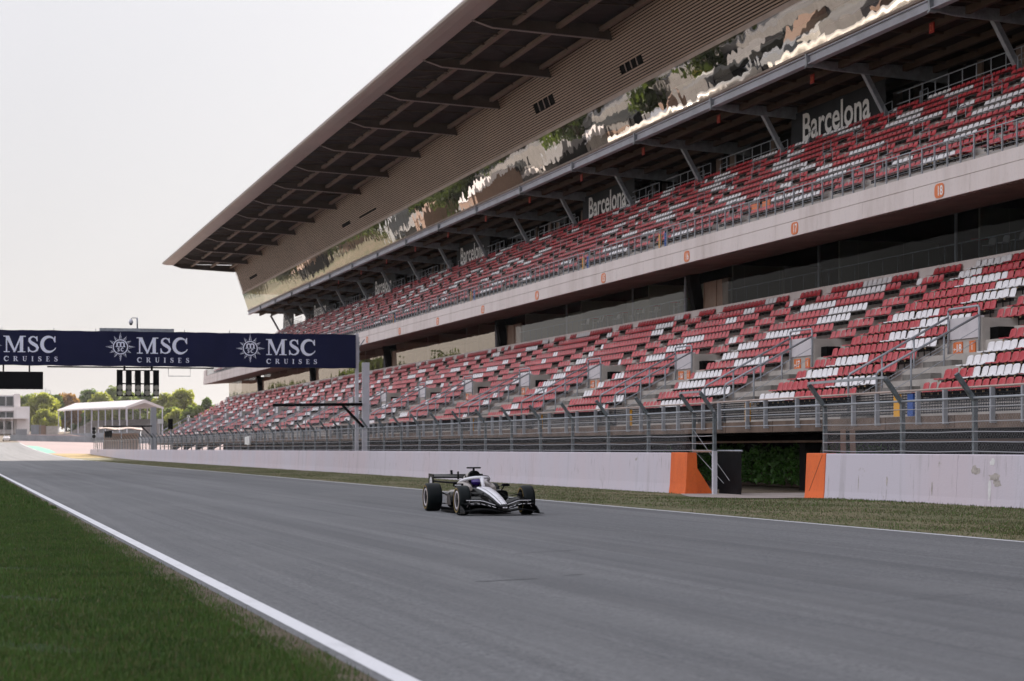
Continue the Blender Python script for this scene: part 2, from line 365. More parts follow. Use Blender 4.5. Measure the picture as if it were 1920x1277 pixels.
# ------------------------------------------------------------------ ground sheets
YS = [-60, 0, 10, 20, 30, 40, 50, 58, 66, 75, 100, 140, 180, 220, 250, 270] + list(range(285, 670, 15)) + [700, 900, 1500, 3000, 5000]
def sheet(name, left, right, z, m, y0=-60, y1=5000, extra=None, label=None):
    mb = MB(); ys = sorted(set([y for y in YS if y0 < y < y1] + [y0, y1])); vs = []
    nx = 5
    for y in ys:
        a = left(y) if callable(left) else left; b = right(y) if callable(right) else right
        for i in range(nx):
            x = a + (b - a) * i / (nx - 1)
            vs.append((x, y, ground_h(y) + z + (extra(x, y) if extra else 0)))
    fs = [(r * nx + i, r * nx + i + 1, (r + 1) * nx + i + 1, (r + 1) * nx + i) for r in range(len(ys) - 1) for i in range(nx - 1)]
    mb.add(vs, fs); o = mb.build(name, m); o['kind'] = 'structure'
    return o
sheet('ground', -3000, 3000, -0.06, 'soil')
def rise(x, y):      # the far verge climbs a little towards the wall on the near side of the gate
    f = max(0, min(1, (x - 18.2) / 6.5)); g = max(0, min(1, (66 - y) / 9))
    return .16 * f * g
def track_r(y): return 17.75 if y < 560 else 17.75 - (y - 560) * 2.5
sheet('turf_ground', -14, 2.9, -0.008, 'turf', y1=420)
sheet('soil_strip', 2.55, 2.9, -0.003, 'edgesoil', y1=420)
sheet('track', 2.86, 17.95, 0.0, 'asphalt', y1=575)
sheet('verge', 17.9, 25.4, 0.004, 'verge', y1=392, extra=rise)
sheet('runoff', -80, 2.72, -0.02, 'runoff', y0=405, y1=640)
sheet('runoff', 17.9, 120, -0.02, 'runoff', y0=391, y1=640)
sheet('white_line', 2.95, 3.13, 0.004, 'paint', y1=570)
sheet('white_line', 17.66, 17.82, 0.008, 'paint', y1=566)
sheet('infield_ground', 25.2, 62, -0.03, 'soil', y1=340)
mb = MB()            # path through the gap in the wall
n = 9; vs = []
for i in range(n):
    t = i / (n - 1); y = 58.6 + t * 12.4
    x0 = 23.2 + 1.9 * abs(t - .42) ** 1.5 * 2
    for j in range(4): vs.append((x0 + (34.5 - x0) * j / 3, y, .02 + rise(x0, y) * (1 if j == 0 else .8 if j == 1 else 0)))
mb.add(vs, [(i * 4 + j, (i + 1) * 4 + j, (i + 1) * 4 + j + 1, i * 4 + j + 1) for i in range(n - 1) for j in range(3)])
struct(mb.build('path', 'pathcon'))
# kerb and dry grass at the end of the straight
mb = MB()
def zone(pts, z):
    mb.poly([(x, y, ground_h(y) + z) for x, y in pts])
zone([(17.95, 410), (18.0, 470), (17.9, 530), (20.2, 520), (21.0, 470), (20.0, 420)], .006)
mb2 = mb; mb2.build('kerb', 'kerbgreen')['kind'] = 'structure'
mb = MB(); zone([(17.95, 330), (17.95, 405), (22, 408), (27.5, 396), (26.8, 392), (25.3, 391), (25.3, 340)], .010)
mb.build('dry_grass_patch', 'drygrass')['kind'] = 'structure'
# skid marks: rubber laid on the asphalt
def marks(pts, wd):
    for (x0, y0, x1, y1) in pts:
        d = Vector((x1 - x0, y1 - y0)).normalized(); nx, ny = -d.y * wd / 2, d.x * wd / 2
        mb.quad((x0 - nx, y0 - ny, .003), (x1 - nx, y1 - ny, .003), (x1 + nx, y1 + ny, .003), (x0 + nx, y0 + ny, .003))
mb = MB(); marks([(6.1, 24.85, 6.6, 25.1), (6.55, 25.05, 7.0, 25.3), (7.48, 25.8, 7.81, 26.0)], .045)
marks([(8.33, 31.4, 9.66, 32.3)], .03); marks([(10.4, 22.6, 10.7, 22.7), (9.0, 20.2, 11.2, 21.6)], .012)
M['skid'] = mat('rubber_mark', (0.075, 0.075, 0.08), .8, var=.4, scale=6)
mb.build('skid_mark', 'skid')['kind'] = 'structure'

# ------------------------------------------------------------------ grass blades
def blades(name, n, xf, yf, hmin, hmax, wd, mats, label, zf=None, seed=1, clump=None):
    r = np.random.RandomState(seed)
    x, y = xf(r, n), None
    y = yf(r, n)
    if clump is not None:
        k = clump(x, y, r); x, y = x[k], y[k]
    n = len(x); h = r.uniform(hmin, hmax, n) * (0.6 + .8 * r.rand(n)); a = r.uniform(0, 2 * pi, n); lean = r.uniform(0, .7, n) * h
    la = r.uniform(0, 2 * pi, n); ww = wd * (.7 + .6 * r.rand(n))
    z = np.zeros(n) if zf is None else zf(x, y)
    dx, dy = np.cos(a) * ww / 2, np.sin(a) * ww / 2
    V = np.empty((n, 3, 3))
    V[:, 0] = np.stack([x - dx, y - dy, z - .01], 1); V[:, 1] = np.stack([x + dx, y + dy, z - .01], 1)
    V[:, 2] = np.stack([x + np.cos(la) * lean, y + np.sin(la) * lean, z + h], 1)
    me = bpy.data.meshes.new(name); me.vertices.add(n * 3); me.loops.add(n * 3); me.polygons.add(n)
    me.vertices.foreach_set('co', V.ravel()); me.loops.foreach_set('vertex_index', np.arange(n * 3))
    me.polygons.foreach_set('loop_start', np.arange(n) * 3); me.polygons.foreach_set('loop_total', np.full(n, 3))
    for m in mats: me.materials.append(M[m])
    me.polygons.foreach_set('material_index', r.choice(len(mats), n, p=[.55, .3, .15][:len(mats)] if len(mats) == 3 else None).astype(np.int32))
    me.update(calc_edges=True)
    o = bpy.data.objects.new(name, me); COL.objects.link(o)
    return tag(o, label, 'grass', kind='stuff')
M['bladea'] = mat('grass_blade', (0.028, 0.085, 0.010), .6, var=.4, scale=.9, col2=(0.075, 0.14, 0.022))
M['bladeb'] = mat('grass_blade_pale', (0.07, 0.135, 0.022), .6, var=.4, scale=.6)
M['bladec'] = mat('grass_blade_dry', (0.15, 0.125, 0.06), .7, var=.3, scale=2)
M['bladed'] = mat('verge_blade', (0.08, 0.10, 0.034), .7, var=.4, scale=.5, col2=(0.15, 0.135, 0.07))
def hsh(x, y, fx, fy, p): return np.sin(x * fx + p) * np.sin(y * fy + p * 1.7) + .6 * np.sin(x * fx * 2.3 + y * fy * 1.9 + p)
def cl1(x, y, r):
    edge = np.clip((2.86 + .07 * np.sin(y * 1.3) + .05 * np.sin(y * 4.7) - x) / .42, 0, 1)
    bare = (hsh(x, y, 1.3, 1.1, .6) > 1.35)
    p = np.where(edge < 1, edge * .85 + .05, 1.0) * np.where(bare, .3, 1)
    return r.rand(len(x)) < p
blades('grass', 330000, lambda r, n: r.uniform(-.6, 2.85, n), lambda r, n: 12.5 + 46 * r.rand(n) ** 1.7, .018, .045, .0085,
       ['bladea', 'bladeb', 'bladec'], 'dark green grass beside the near white line', seed=3, clump=cl1)
blades('grass', 120000, lambda r, n: r.uniform(-2.5, 2.8, n), lambda r, n: 58 + 90 * r.rand(n) ** 1.4, .03, .07, .03,
       ['bladea', 'bladeb', 'bladec'], 'dark green grass further along the near white line', seed=4, clump=cl1)
def cl2(x, y, r):
    e = np.clip((x - 17.9) / .8, 0, 1); gate = (y > 58.4) & (y < 71.2) & (x > 23.3)
    p = (.35 + .65 * (hsh(x, y, 1.1, .35, 1.1) < .35)) * (.2 + .8 * e)
    return (r.rand(len(x)) < p) & ~gate
blades('grass', 140000, lambda r, n: r.uniform(17.85, 25.0, n), lambda r, n: 34 + 240 * r.rand(n) ** 2.2, .02, .05, .026,
       ['bladed', 'bladeb', 'bladec'], 'patchy dry grass verge along the white wall', seed=5, clump=cl2, zf=lambda x, y: .16 * np.clip((x - 18.2) / 6.5, 0, 1) * np.clip((66 - y) / 9, 0, 1))

# ------------------------------------------------------------------ perimeter walls
def wall(y0, y1, label, orange_end):     # y0 near end, y1 far end
    wt = empty('concrete_wall', (25.15, (y0 + y1) / 2, 0), label, 'concrete wall')
    m = MB(); oy = None
    a, b = (y0 + 1.75, y1) if orange_end == 'near' else (y0, y1 - 1.45)
    prof = [(25.0, -.1), (24.93, .0), (24.97, .35), (25.02, 1.43), (25.04, 1.45), (25.32, 1.45), (25.34, 1.43), (25.4, -.1)]
    ycur = a
    while ycur < b - .1:                  # wall panels with hairline joints
        y2 = min(b, ycur + 10)
        m.prism(prof, ycur, y2 - .012); ycur = y2
    m.build('panel', 'wallwhite', wt)
    m = MB(); p2 = [(x - (.012 if x < 25.2 else -.012), z + (.012 if z > 1 else 0)) for x, z in prof]
    if orange_end == 'near':
        m.prism(p2, y0, y0 + 1.74)
        m.prism([(25.36, -.1), (26.05, -.1), (25.36, .95)], y0 + .02, y0 + .45)
    else:
        m.prism(p2, y1 - 1.44, y1)
    o = m.build('end_block', 'wallorange', wt); tag(o, 'orange painted end block')
    return wt
wall(70.7, 398, 'long white concrete wall behind the racing car with an orange near end', 'near')
RW = wall(10, 59.95, 'short white concrete wall at the right with flaking paint and an orange far end', 'far')

def wall_patch(name, y, z, ry, rz, mm, seed):      # paint flaked off the face of the wall
    rr = random.Random(seed); m = MB(); pts = []
    for i in range(16):
        a = 2 * pi * i / 16; r = rr.uniform(.6, 1.15); zz = z + rz * r * sin(a)
        pts.append((24.97 + .05 * (zz - .35) / 1.08 - .004, y - ry * r * cos(a), zz))
    m.poly(pts); m.build(name, mm, RW)
M['crack'] = mat('crack_line', (0.16, 0.05, 0.02), .9)
m = MB(); m.quad((24.945, 59.82, .12), (24.945, 59.8, .10), (25.003, 58.73, 1.40), (25.003, 58.75, 1.42)); m.build('crack', 'crack', RW)
M['flake'] = mat('bare_render', (0.42, 0.375, 0.35), .9, 0, var=.3, scale=8)
M['filler'] = mat('filler', (0.72, 0.70, 0.70), .9, 0, var=.1, scale=8)
wall_patch('flaked_patch', 49.0, 1.05, .24, .13, 'flake', 2); wall_patch('flaked_patch', 47.95, .90, .34, .10, 'flake', 3); wall_patch('flaked_patch', 47.8, .74, .22, .12, 'flake', 4)
wall_patch('filler_patch', 48.1, 1.26, .14, .10, 'filler', 5); wall_patch('filler_patch', 48.2, .6, .08, .3, 'filler', 6)
wall_patch('flaked_patch', 56.1, .62, .03, .28, 'flake', 7); wall_patch('flaked_patch', 54.2, .7, .06, .16, 'flake', 8); wall_patch('flaked_patch', 51.4, .55, .05, .2, 'flake', 9)
# ------------------------------------------------------------------ debris fences
def debris_fence(ys, label, ymesh0, ymesh1, x=25.5, gate_posts=()):
    ft = empty('debris_fence', (x, ys[0], 1.4), label, 'fence')
    zb, zt = 1.40, 2.88
    for y in ys:
        m = MB(); z0 = 0 if y in gate_posts else zb
        m.box(x - .055, x + .055, y - .06, y + .06, z0, zt, 0)
        m.bar((x, y, zt - .05), (x - .52, y, 3.52), .11, .12, 0, up=(0, 1, 0))
        m.build('fence_post', 'galvdark', ft)
    m = MB()
    for i, z in enumerate((1.53, 1.78, 2.04, 2.30, 2.67)):
        pts = []
        a, b = ys[0], ys[-1]
        for k in range(len(ys) - 1):
            pts.append((x - .07, ys[k], z)); pts.append((x - .07, (ys[k] + ys[k + 1]) / 2, z - random.uniform(0, .03)))
        pts.append((x - .07, ys[-1], z))
        m.tube(pts, .012, 4, 0, caps=False)
    m.build('cable', 'wire', ft)
    m = MB(); m.tube([(x - .05, ys[0] - .1, 2.90), (x - .05, ys[-1] + .1, 2.90)], .035, 6); m.build('top_rail', 'rail', ft)
    m = MB(); pitch = .085; wd = .0026; xx = x - .085; ztop = 2.86
    y = ymesh0; H = ztop - 1.46
    while y < ymesh1:
        pp = pitch if y < 110 else pitch * 2.2; w2 = wd if y < 110 else wd * 2.2
        for s in (-1, 1):
            ya, yb = (y, y + H * .62) if s == 1 else (y + H * .62, y)
            xo = xx + .002 * s
            m.quad((xo, ya - w2, 1.46), (xo, ya + w2, 1.46), (xo, yb + w2, ztop), (xo, yb - w2, ztop))
        y += pp
    m.build('wire_mesh', 'meshwire', ft)
    return ft
LY = [69.3] + [71.4 + 5.06 * i for i in range(65)]
LF = debris_fence(LY, 'long wire debris fence of bent grey posts on the white wall', 71.4, 392, gate_posts=(69.3,))
RF = debris_fence([29.5, 34.5, 39.8, 45.0, 50.0, 54.3, 59.7], 'short wire debris fence of bent grey posts at the right of the gap', 29.5, 59.0)
m = MB(); m.bar((24.98, 69.3, 3.56), (24.98, 71.4, 3.56), .10, .07); m.build('cross_bar', 'rail', LF)
m = MB(); m.bar((24.98, 54.3, 3.56), (24.98, 59.7, 3.56), .10, .07); m.build('cross_bar', 'rail', RF)
m = MB(); m.tube([(25.45, 71.4, 2.3), (25.9, 68.9, .5)], .009, 5); m.tube([(25.45, 71.4, 1.6), (25.8, 69.2, .4)], .009, 5); m.build('stay_wire', 'wire', LF)
m = MB(); m.box(25.43, 25.49, 69.4, 71.3, 1.47, 1.55); m.build('lower_bar', 'brown', LF)
m = MB(); m.box(25.43, 25.575, 69.225, 69.375, -.02, 1.52); m.build('post_sleeve', 'whitemetal', LF)
# pipe that spans the gap between the two fences
m = MB(); m.tube([(25.45, 59.8, 2.905), (25.45, 68.5, 2.905)], .036, 6); m.tube([(25.43, 59.8, 2.67), (25.43, 68.5, 2.68)], .013, 4); m.tube([(25.43, 59.8, 2.33), (25.43, 68.5, 2.34)], .013, 4)
o = m.build('gap_pipe', 'rail'); tag(o, 'pale pipe and two cables bridging the gap between the fences', 'railing')
# gate leftovers in the gap
g = empty('rubber_screen', (26.2, 69.6, 0), 'black rubber screen hanging behind the orange buttress', 'screen')
m = MB(); prof = [(0, 0), (.03, .3), (0, .7), (.02, 1.1), (0, 1.5)]
m.loft([[(26.25 + dx, 70.9 - t * 2.2, z) for dx, z in prof] for t in (0, .2, .45, .7, 1)], caps=False, closed=False)
m.build('sheet', 'rubber', g); m = MB(); m.tube([(26.25, 68.6, 1.52), (26.25, 71.0, 1.52)], .03); m.build('hanging_rail', 'galv', g)
g = empty('black_board', (27, 72.1, 0), 'black scuffed gate board standing right of the pale post', 'board')
m = MB(); m.box(26.9, 26.97, 71.5, 72.8, .12, 1.45); m.build('panel', 'rubber', g)
m = MB(); m.box(26.86, 26.9, 71.42, 71.5, 0.02, 1.48); m.box(26.86, 26.9, 72.8, 72.88, 0.02, 1.48); m.build('frame', 'blackbox', g)
m = MB(); m.bar((25.75, 58.9, 1.1), (25.6, 58.6, 2.15), .16, .05); m.bar((25.85, 58.4, 1.1), (25.7, 58.15, 2.15), .16, .05)
m.bar((25.74, 58.9, 1.12), (25.84, 58.4, 1.12), .1, .1)
tag(m.build('plank_stack', 'brown'), 'two weathered planks leaning behind the fence by the orange wall end', 'planks')

# hedge under the stand
h = empty('hedge', (34.4, 86, 0), 'dark leafy hedge under the stand seen through the gap', 'hedge')
def leaf_cloud(m, n, fn, sz, mi=0):
    for _ in range(n):
        p = Vector(fn()); a = Vector((random.gauss(0, 1), random.gauss(0, 1), random.gauss(0, 1))).normalized()
        b = a.cross(Vector((random.gauss(0, 1), random.gauss(0, 1), random.gauss(0, 1)))).normalized()
        s = sz * random.uniform(.6, 1.5)
        m.add([p - a * s, p + b * s * .45, p + a * s, p - b * s * .45], [(0, 1, 2, 3)], mi)
m = MB()
def hp():
    y = random.uniform(74, 98); t = random.random()
    top = 1.55 + .18 * sin(y * 1.7) + .12 * sin(y * 4.1)
    return (33.4 + .9 * t + .15 * sin(y * 3) + random.gauss(0, .1), y, random.uniform(.05, 1) ** .8 * top)
leaf_cloud(m, 12000, hp, .10); m.build('foliage', 'leaf', h)
m = MB(); m.box(33.9, 34.8, 74, 98, 0, 1.25); m.build('inner_twigs', 'bark', h)
# ------------------------------------------------------------------ grandstand
YN, YF = -30.0, 331.5
G = empty('grandstand', (45, 150, 0), 'huge covered concrete grandstand with two seat tiers and a slatted upper wall', 'grandstand')
LX = lambda i: 31.5 + .8 * i
LZ = lambda i: 3.07 + .4675 * i
UX = lambda i: 39.4 + .9 * i
UZ = lambda i: 13.09 + .57 * i
BAYS = list(range(-4, 18))
VOM = [69.4 + 15 * k for k in BAYS]        # vomitory stair centres; stair 18 is at k = 0

# lower terrace
prof = [(29.95, 2.22), (29.95, 2.62), (31.1, 2.62)]
for i in range(13):
    x = LX(i) - .38
    prof += [(x, LZ(i)), (x + .8, LZ(i))]
prof = [p for p in prof]
prof += [(41.55, 9.50), (41.98, 9.50), (41.98, 8.2), (33.2, 2.22)]
m = MB(); m.prism(prof, YN, YF - 19 * 0)
m.build('lower_terrace', 'concrete', G)
M['slabedge'] = mat('brown_slab_edge', (0.15, 0.105, 0.08), .85, var=.35, scale=.8)
m = MB()
y = YN
while y < YF - 1:
    m.box(29.90, 29.945, y + .02, y + 4.96, 2.22, 2.63); y += 5
m.build('slab_edge', 'slabedge', G)
m = MB(); m.box(41.40, 41.549, YN, YF - 1, 8.9, 9.53); m.build('glazing_kerb', 'fasciacon', G)
# void below: cross beams and back wall
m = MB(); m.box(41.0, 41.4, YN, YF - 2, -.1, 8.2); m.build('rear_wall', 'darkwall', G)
m = MB(); m.prism([(30.1, 2.21), (33.2, 2.21), (40.95, 7.45), (40.95, 7.40), (33.22, 2.16), (30.1, 2.16)], YN, YF - 1); m.build('under_shade', 'black', G)  # black sheet stands in for the shade under the terrace
m = MB(); m.tube([(31.6, YN, 1.87), (31.6, YF - 1, 1.87)], .05, 6); m.build('pipe', 'brown', G)
for k in BAYS:
    yy = 61.9 + 15 * k; m = MB()
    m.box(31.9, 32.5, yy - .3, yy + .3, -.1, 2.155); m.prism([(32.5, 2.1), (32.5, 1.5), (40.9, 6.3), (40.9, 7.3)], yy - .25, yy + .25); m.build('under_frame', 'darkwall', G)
# vomitory portals with stairs, side walls and parapet
for k, yv in zip(BAYS, VOM):
    if yv < 25 or yv > 326: continue
    m = MB()
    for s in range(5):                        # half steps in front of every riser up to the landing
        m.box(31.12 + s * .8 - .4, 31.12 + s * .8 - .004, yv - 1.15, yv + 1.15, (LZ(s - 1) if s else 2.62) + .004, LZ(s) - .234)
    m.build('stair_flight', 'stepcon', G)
    m = MB(); m.box(35.0, 35.14, yv - 1.2, yv + 1.2, 5.52, 6.28); m.build('portal_parapet', 'bldgrey', G)
    m = MB(); m.box(35.06, 35.12, yv - 1.2, yv + 1.2, 4.97, 5.50); m.build('portal_wall', 'concrete', G)
    m = MB(); m.box(35.0, 37.4, yv - 1.32, yv - 1.205, 4.9, 6.2); m.build('portal_side', 'concrete', G); m = MB(); m.box(35.0, 37.4, yv + 1.205, yv + 1.32, 4.9, 6.2); m.build('portal_side', 'concrete', G)
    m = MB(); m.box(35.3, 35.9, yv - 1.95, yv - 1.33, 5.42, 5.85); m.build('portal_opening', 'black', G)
    n = 18 - k
    if yv < 150:
        pq = MB(); pq.box(35.02, 35.055, yv + .25, yv + .95, 5.0, 5.42); p = pq.build('direction_plaque', 'plaque', G)
        text_mesh('lettering', '%d' % n, .36 if n > 9 else .17, .27, 'letter', p, face_track(35.016, yv + .48, 5.075), bold=.02)
        ar = MB(); ar.quad((35.016, yv + .90, 5.16), (35.016, yv + .70, 5.145), (35.016, yv + .70, 5.175), (35.016, yv + .90, 5.175)); ar.poly([(35.0155, yv + .91, 5.165), (35.0155, yv + .83, 5.10), (35.0155, yv + .83, 5.23)]); ar.build('arrow', 'letter', p)
        pq = MB(); pq.box(35.02, 35.055, yv - .75, yv - .30, 5.0, 5.42); p = pq.build('direction_plaque', 'plaque', G)
        text_mesh('lettering', 'i', .06, .26, 'letter', p, face_track(35.016, yv - .52, 5.09))
    m = MB()                                 # the two handrails and their hoop
    ht = 6.62
    for sgn in (-1, 1):
        yy = yv + sgn * 1.2
        m.tube([(31.05, yy, 2.65), (31.05, yy, 4.15), (31.12, yy, 4.27), (34.95, yy, 6.30 if sgn < 0 else 6.34)], .045, 6)
        for px_, zb, zt in ((32.35, 3.4, 4.92), (33.6, 4.1, 5.58)): m.tube([(px_, yy, zb), (px_, yy, zt)], .038, 6)
        for dz in (.45, .85): m.tube([(31.05, yy, 4.15 - dz), (34.95, yy, 6.28 - dz)], .012, 4, caps=False)
        m.tube([(34.95, yy, 4.9), (34.95, yy, ht - .06)], .042, 6)
    m.tube([(34.95, yv - 1.2, ht - .08), (34.95, yv - 1.12, ht), (34.95, yv + 1.12, ht), (34.95, yv + 1.2, ht - .08)], .045, 6)
    m.build('stair_railing', 'rail', G)
M['meshdark'] = mat('dark_mesh', (0.022, 0.024, 0.028), .8, 0, spec=.1, var=.3, scale=1.5)
# front railing of the lower terrace: posts, pipe, mesh
far_posts = MB(); y = 20.4; npost = 0
while y < YF - 1:
    for dy in (0, 1.9):
        npost += 1; m = far_posts if npost > 100 else MB()
        m.box(29.72, 29.86, y + dy - .05, y + dy + .05, 2.42, 3.42); m.box(29.72, 29.94, y + dy - .05, y + dy + .05, 2.36, 2.42)
        if npost <= 100: m.build('front_post', 'rail', G)
    y += 5
far_posts.build('far_front_posts', 'rail', G)['kind'] = 'stuff'
m = MB(); m.tube([(29.83, YN, 3.45), (29.83, YF - .5, 3.45)], .04, 6); m.build('front_handrail', 'trim', G)
m = MB()
for z in np.arange(2.72, 3.4, .09): m.box(29.97, 29.985, YN, YF - .5, z, z + .034)
y = 25
while y < 170: m.box(29.972, 29.983, y, y + .03, 2.7, 3.4); y += .11
m.build('front_mesh', 'meshdark', G)
# coloured boards along the front walkway
for i, y in enumerate((54.5, 64.1, 77.6, 92.4, 107.5, 122.6)):
    m = MB(); m.box(29.885, 29.96, y - .22, y + .22, 2.64, 3.36); b = m.build('colour_board', 'yellow')
    tag(b, ['yellow board on the lower walkway near the right edge of the photo', 'yellow board on the lower walkway above the gap', 'yellow board on the lower walkway left of the pale gate post'][i] if i < 3 else 'yellow board on the lower walkway behind the fence, number %s from the gap' % ['', '', '', 'two', 'three', 'four'][i], 'board', 'yellow boards on the lower walkway')
    if i < 2:
        m = MB(); m.box(29.885, 29.96, y - 1.22, y - .82, 2.64, 3.36); b = m.build('colour_board', 'blue')
        tag(b, ['blue board on the lower walkway near the right edge of the photo', 'blue board on the lower walkway above the gap'][i], 'board', 'blue boards on the lower walkway')

# upper tier: soffit, fascia and terrace
m = MB()
prof = [(38.12, 11.53), (42.3, 11.80), (42.3, 12.2), (51.8, 19.2), (51.8, 19.9), (50.2, 19.9)]
prof2 = []
for i in reversed(range(12)):
    x = UX(i) - .42
    prof2 += [(x + .9, UZ(i)), (x, UZ(i))]
prof = prof + prof2 + [(38.95, 12.55), (38.12, 12.55)]
m.prism(prof, YN, YF); m.build('upper_terrace', 'concrete', G)
m = MB(); ys = YN
while ys < YF - .2:
    y2 = min(YF, ys + 5); m.prism([(38.04, 11.50), (38.118, 11.50), (38.118, 12.19), (38.04, 12.19)], ys, y2 - .02); ys = y2
m.build('fascia_panel', 'fasciacon', G)
m = MB(); m.prism([(38.07, 12.225), (38.118, 12.225), (38.118, 12.551), (38.6, 12.551), (38.6, 12.72), (38.07, 12.72)], YN, YF); m.build('fascia_cap', 'fasciacon', G)
M['soffit'] = mat('ribbed_soffit', (0.20, 0.135, 0.115), .7, var=.2, scale=.5)
m = MB(); m.prism([(38.2, 11.49), (42.0, 11.735), (42.0, 11.79), (38.2, 11.528)], YN, YF)
y = YN
while y < 200: m.prism([(38.3, 11.45), (41.6, 11.67), (41.6, 11.73), (38.3, 11.49)], y, y + .10); y += .42
m.build('soffit', 'soffit', G)
for n in range(20, 5, -1):
    y = 77.6 + 15 * (18 - n)
    p = empty('number_plaque', (38.02, y, 11.85), None, None); p.parent = G; p.matrix_parent_inverse = WM[G.name].inverted()
    m = MB(); pts = []
    for t in range(24):
        a = 2 * pi * t / 24; pts.append((.42 * math.copysign(abs(cos(a)) ** .6, cos(a)), .29 * math.copysign(abs(sin(a)) ** .6, sin(a))))
    bpy.data.objects.remove(p)
    m.loft([[(x, y - a, 11.845 + b) for a, b in pts] for x in (38.036, 38.015)], smooth=False)
    p = m.build('number_plaque', 'plaque', G)
    text_mesh('lettering', str(n), .42 if n > 9 else .2, .38, 'letter', p, face_track(38.008, y - .12, 11.66), bold=.02)
# railing on the fascia
m = MB(); y = YN + .3
while y < YF:
    m.box(38.28, 38.34, y - .025, y + .025, 12.72, 13.78); y += 1.14
for z in (12.88, 13.04, 13.2, 13.36, 13.52): m.tube([(38.36, YN, z), (38.36, YF, z)], .009, 4, caps=False)
m.tube([(38.31, YN, 13.80), (38.31, YF, 13.80)], .028, 6)
m.build('upper_railing', 'rail', G)
# thin posts of the aisles in the upper tier
for k in range(-1, 17):
    for off in (2.25, 12.85):
        y = 60 + 15 * k + off; m = MB()
        if y > YF - 2: continue
        for i in range(1, 12, 2):
            if y > YF - 2: continue
            m.tube([(UX(i), y, UZ(i)), (UX(i), y, UZ(i) + 1.0)], .018, 4)
            m.tube([(UX(i) + .45, y, UZ(i) + .2), (UX(i) + .45, y, UZ(i) + 1.2)], .018, 4)
            m.tube([(UX(i), y, UZ(i) + .98), (UX(i) + .45, y, UZ(i) + 1.2)], .022, 4)
        m.build('aisle_railing', 'rail', G)
# orange direction boards and yellow panels low in the upper tier
for (y, ma, dz) in ((106.2 - 3.5, 'plaque', .3), (106.2 - 5.0, 'plaque', .3)):
    m = MB(); m.box(40.0, 40.06, y - .5, y + .5, 13.35, 14.15); m.build('exit_board', ma, G)
for y in (114.8, 129.9, 160, 190, 72):
    m = MB(); m.box(38.95, 39.0, y - .2, y + .2, 12.75, 13.75); b = m.build('colour_board', 'yellow', G)
    m = MB(); m.box(38.95, 39.0, y - 1.1, y - .8, 12.75, 13.75); b = m.build('colour_board', 'blue', G)

# lower glazing
m = MB(); y = YN
gaps = [116.7 - 90 + 45 * j for j in range(7)]
def in_gap(a): return any(g - 4.2 < a < g + 2.5 for g in gaps)
segs = []; start = None
for j in range(len(gaps)):
    a = (gaps[j - 1] + 2.4) if j else YN; b = gaps[j] - 4.1
    segs.append((a, b))
segs.append((gaps[-1] + 2.4, YF - 1))
for (a, b) in segs:
    q = a
    while q < b - .3:
        e = min(b, q + 5)
        m = MB(); m.quad((41.86, q + .01, 11.72), (41.86, e - .01, 11.72), (41.92, e - .01, 9.51), (41.92, q + .01, 9.51)); m.build('lower_pane', 'glassdark' if q < 112 else 'glasslow' if q < 160 else 'glassfar', G); q = e
    m = MB(); q = a
    while q <= b + .1:
        if abs((q - 128.9 + 7.5) % 15 - 7.5) < 2.6 or q in (a,): m.box(41.95, 42.05, q - .05, q + .05, 9.51, 11.75)
        q += 5
    m.build('mullion', 'whitemetal', G)
for gy in gaps:
    m = MB(); m.box(42.3, 42.4, gy - 4.1, gy, 9.51, 11.2)
    for q in (gy - 4.05, gy - 2.05, gy - .05): m.box(42.26, 42.3, q - .05, q + .05, 9.51, 11.2)
    m.build('door', 'brown', G)
    m = MB(); m.prism([(41.9, 9.51), (42.5, 9.51), (42.1, 11.75), (41.5, 11.75)], gy + .3, gy + 1.0); m.build('leaning_pier', 'darkwall', G)
# room behind the lower glazing
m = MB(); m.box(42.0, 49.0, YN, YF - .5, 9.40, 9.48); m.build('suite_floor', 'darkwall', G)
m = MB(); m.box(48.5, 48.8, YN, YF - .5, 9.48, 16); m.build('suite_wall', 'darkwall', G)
M['creamwall'] = mat('cream_wall', (0.42, 0.41, 0.36), .8)
for j in range(-3, 14):
    y = 128.9 + 15 * j
    if y > YF - 3: continue
    m = MB(); m.box(43.0, 48.4, y - .08, y + .08, 9.48, 12.0); m.build('partition', 'creamwall', G)
m = MB(); m.box(46.0, 46.2, 113.5, 128.5, 9.49, 12.0); m.box(46.3, 46.5, 129.2, 160, 9.49, 12.0); m.build('inner_wall', 'creamwall', G)
m = MB(); y = 25.0                                   # rail inside the glass
for (a, b) in segs:
    q = a + .3
    while q < b: m.box(42.2, 42.23, q - .02, q + .02, 9.5, 10.45); q += 1.6
    m.box(42.19, 42.24, a + .1, b - .1, 10.45, 10.49)
m.build('inner_railing', 'galv', G)

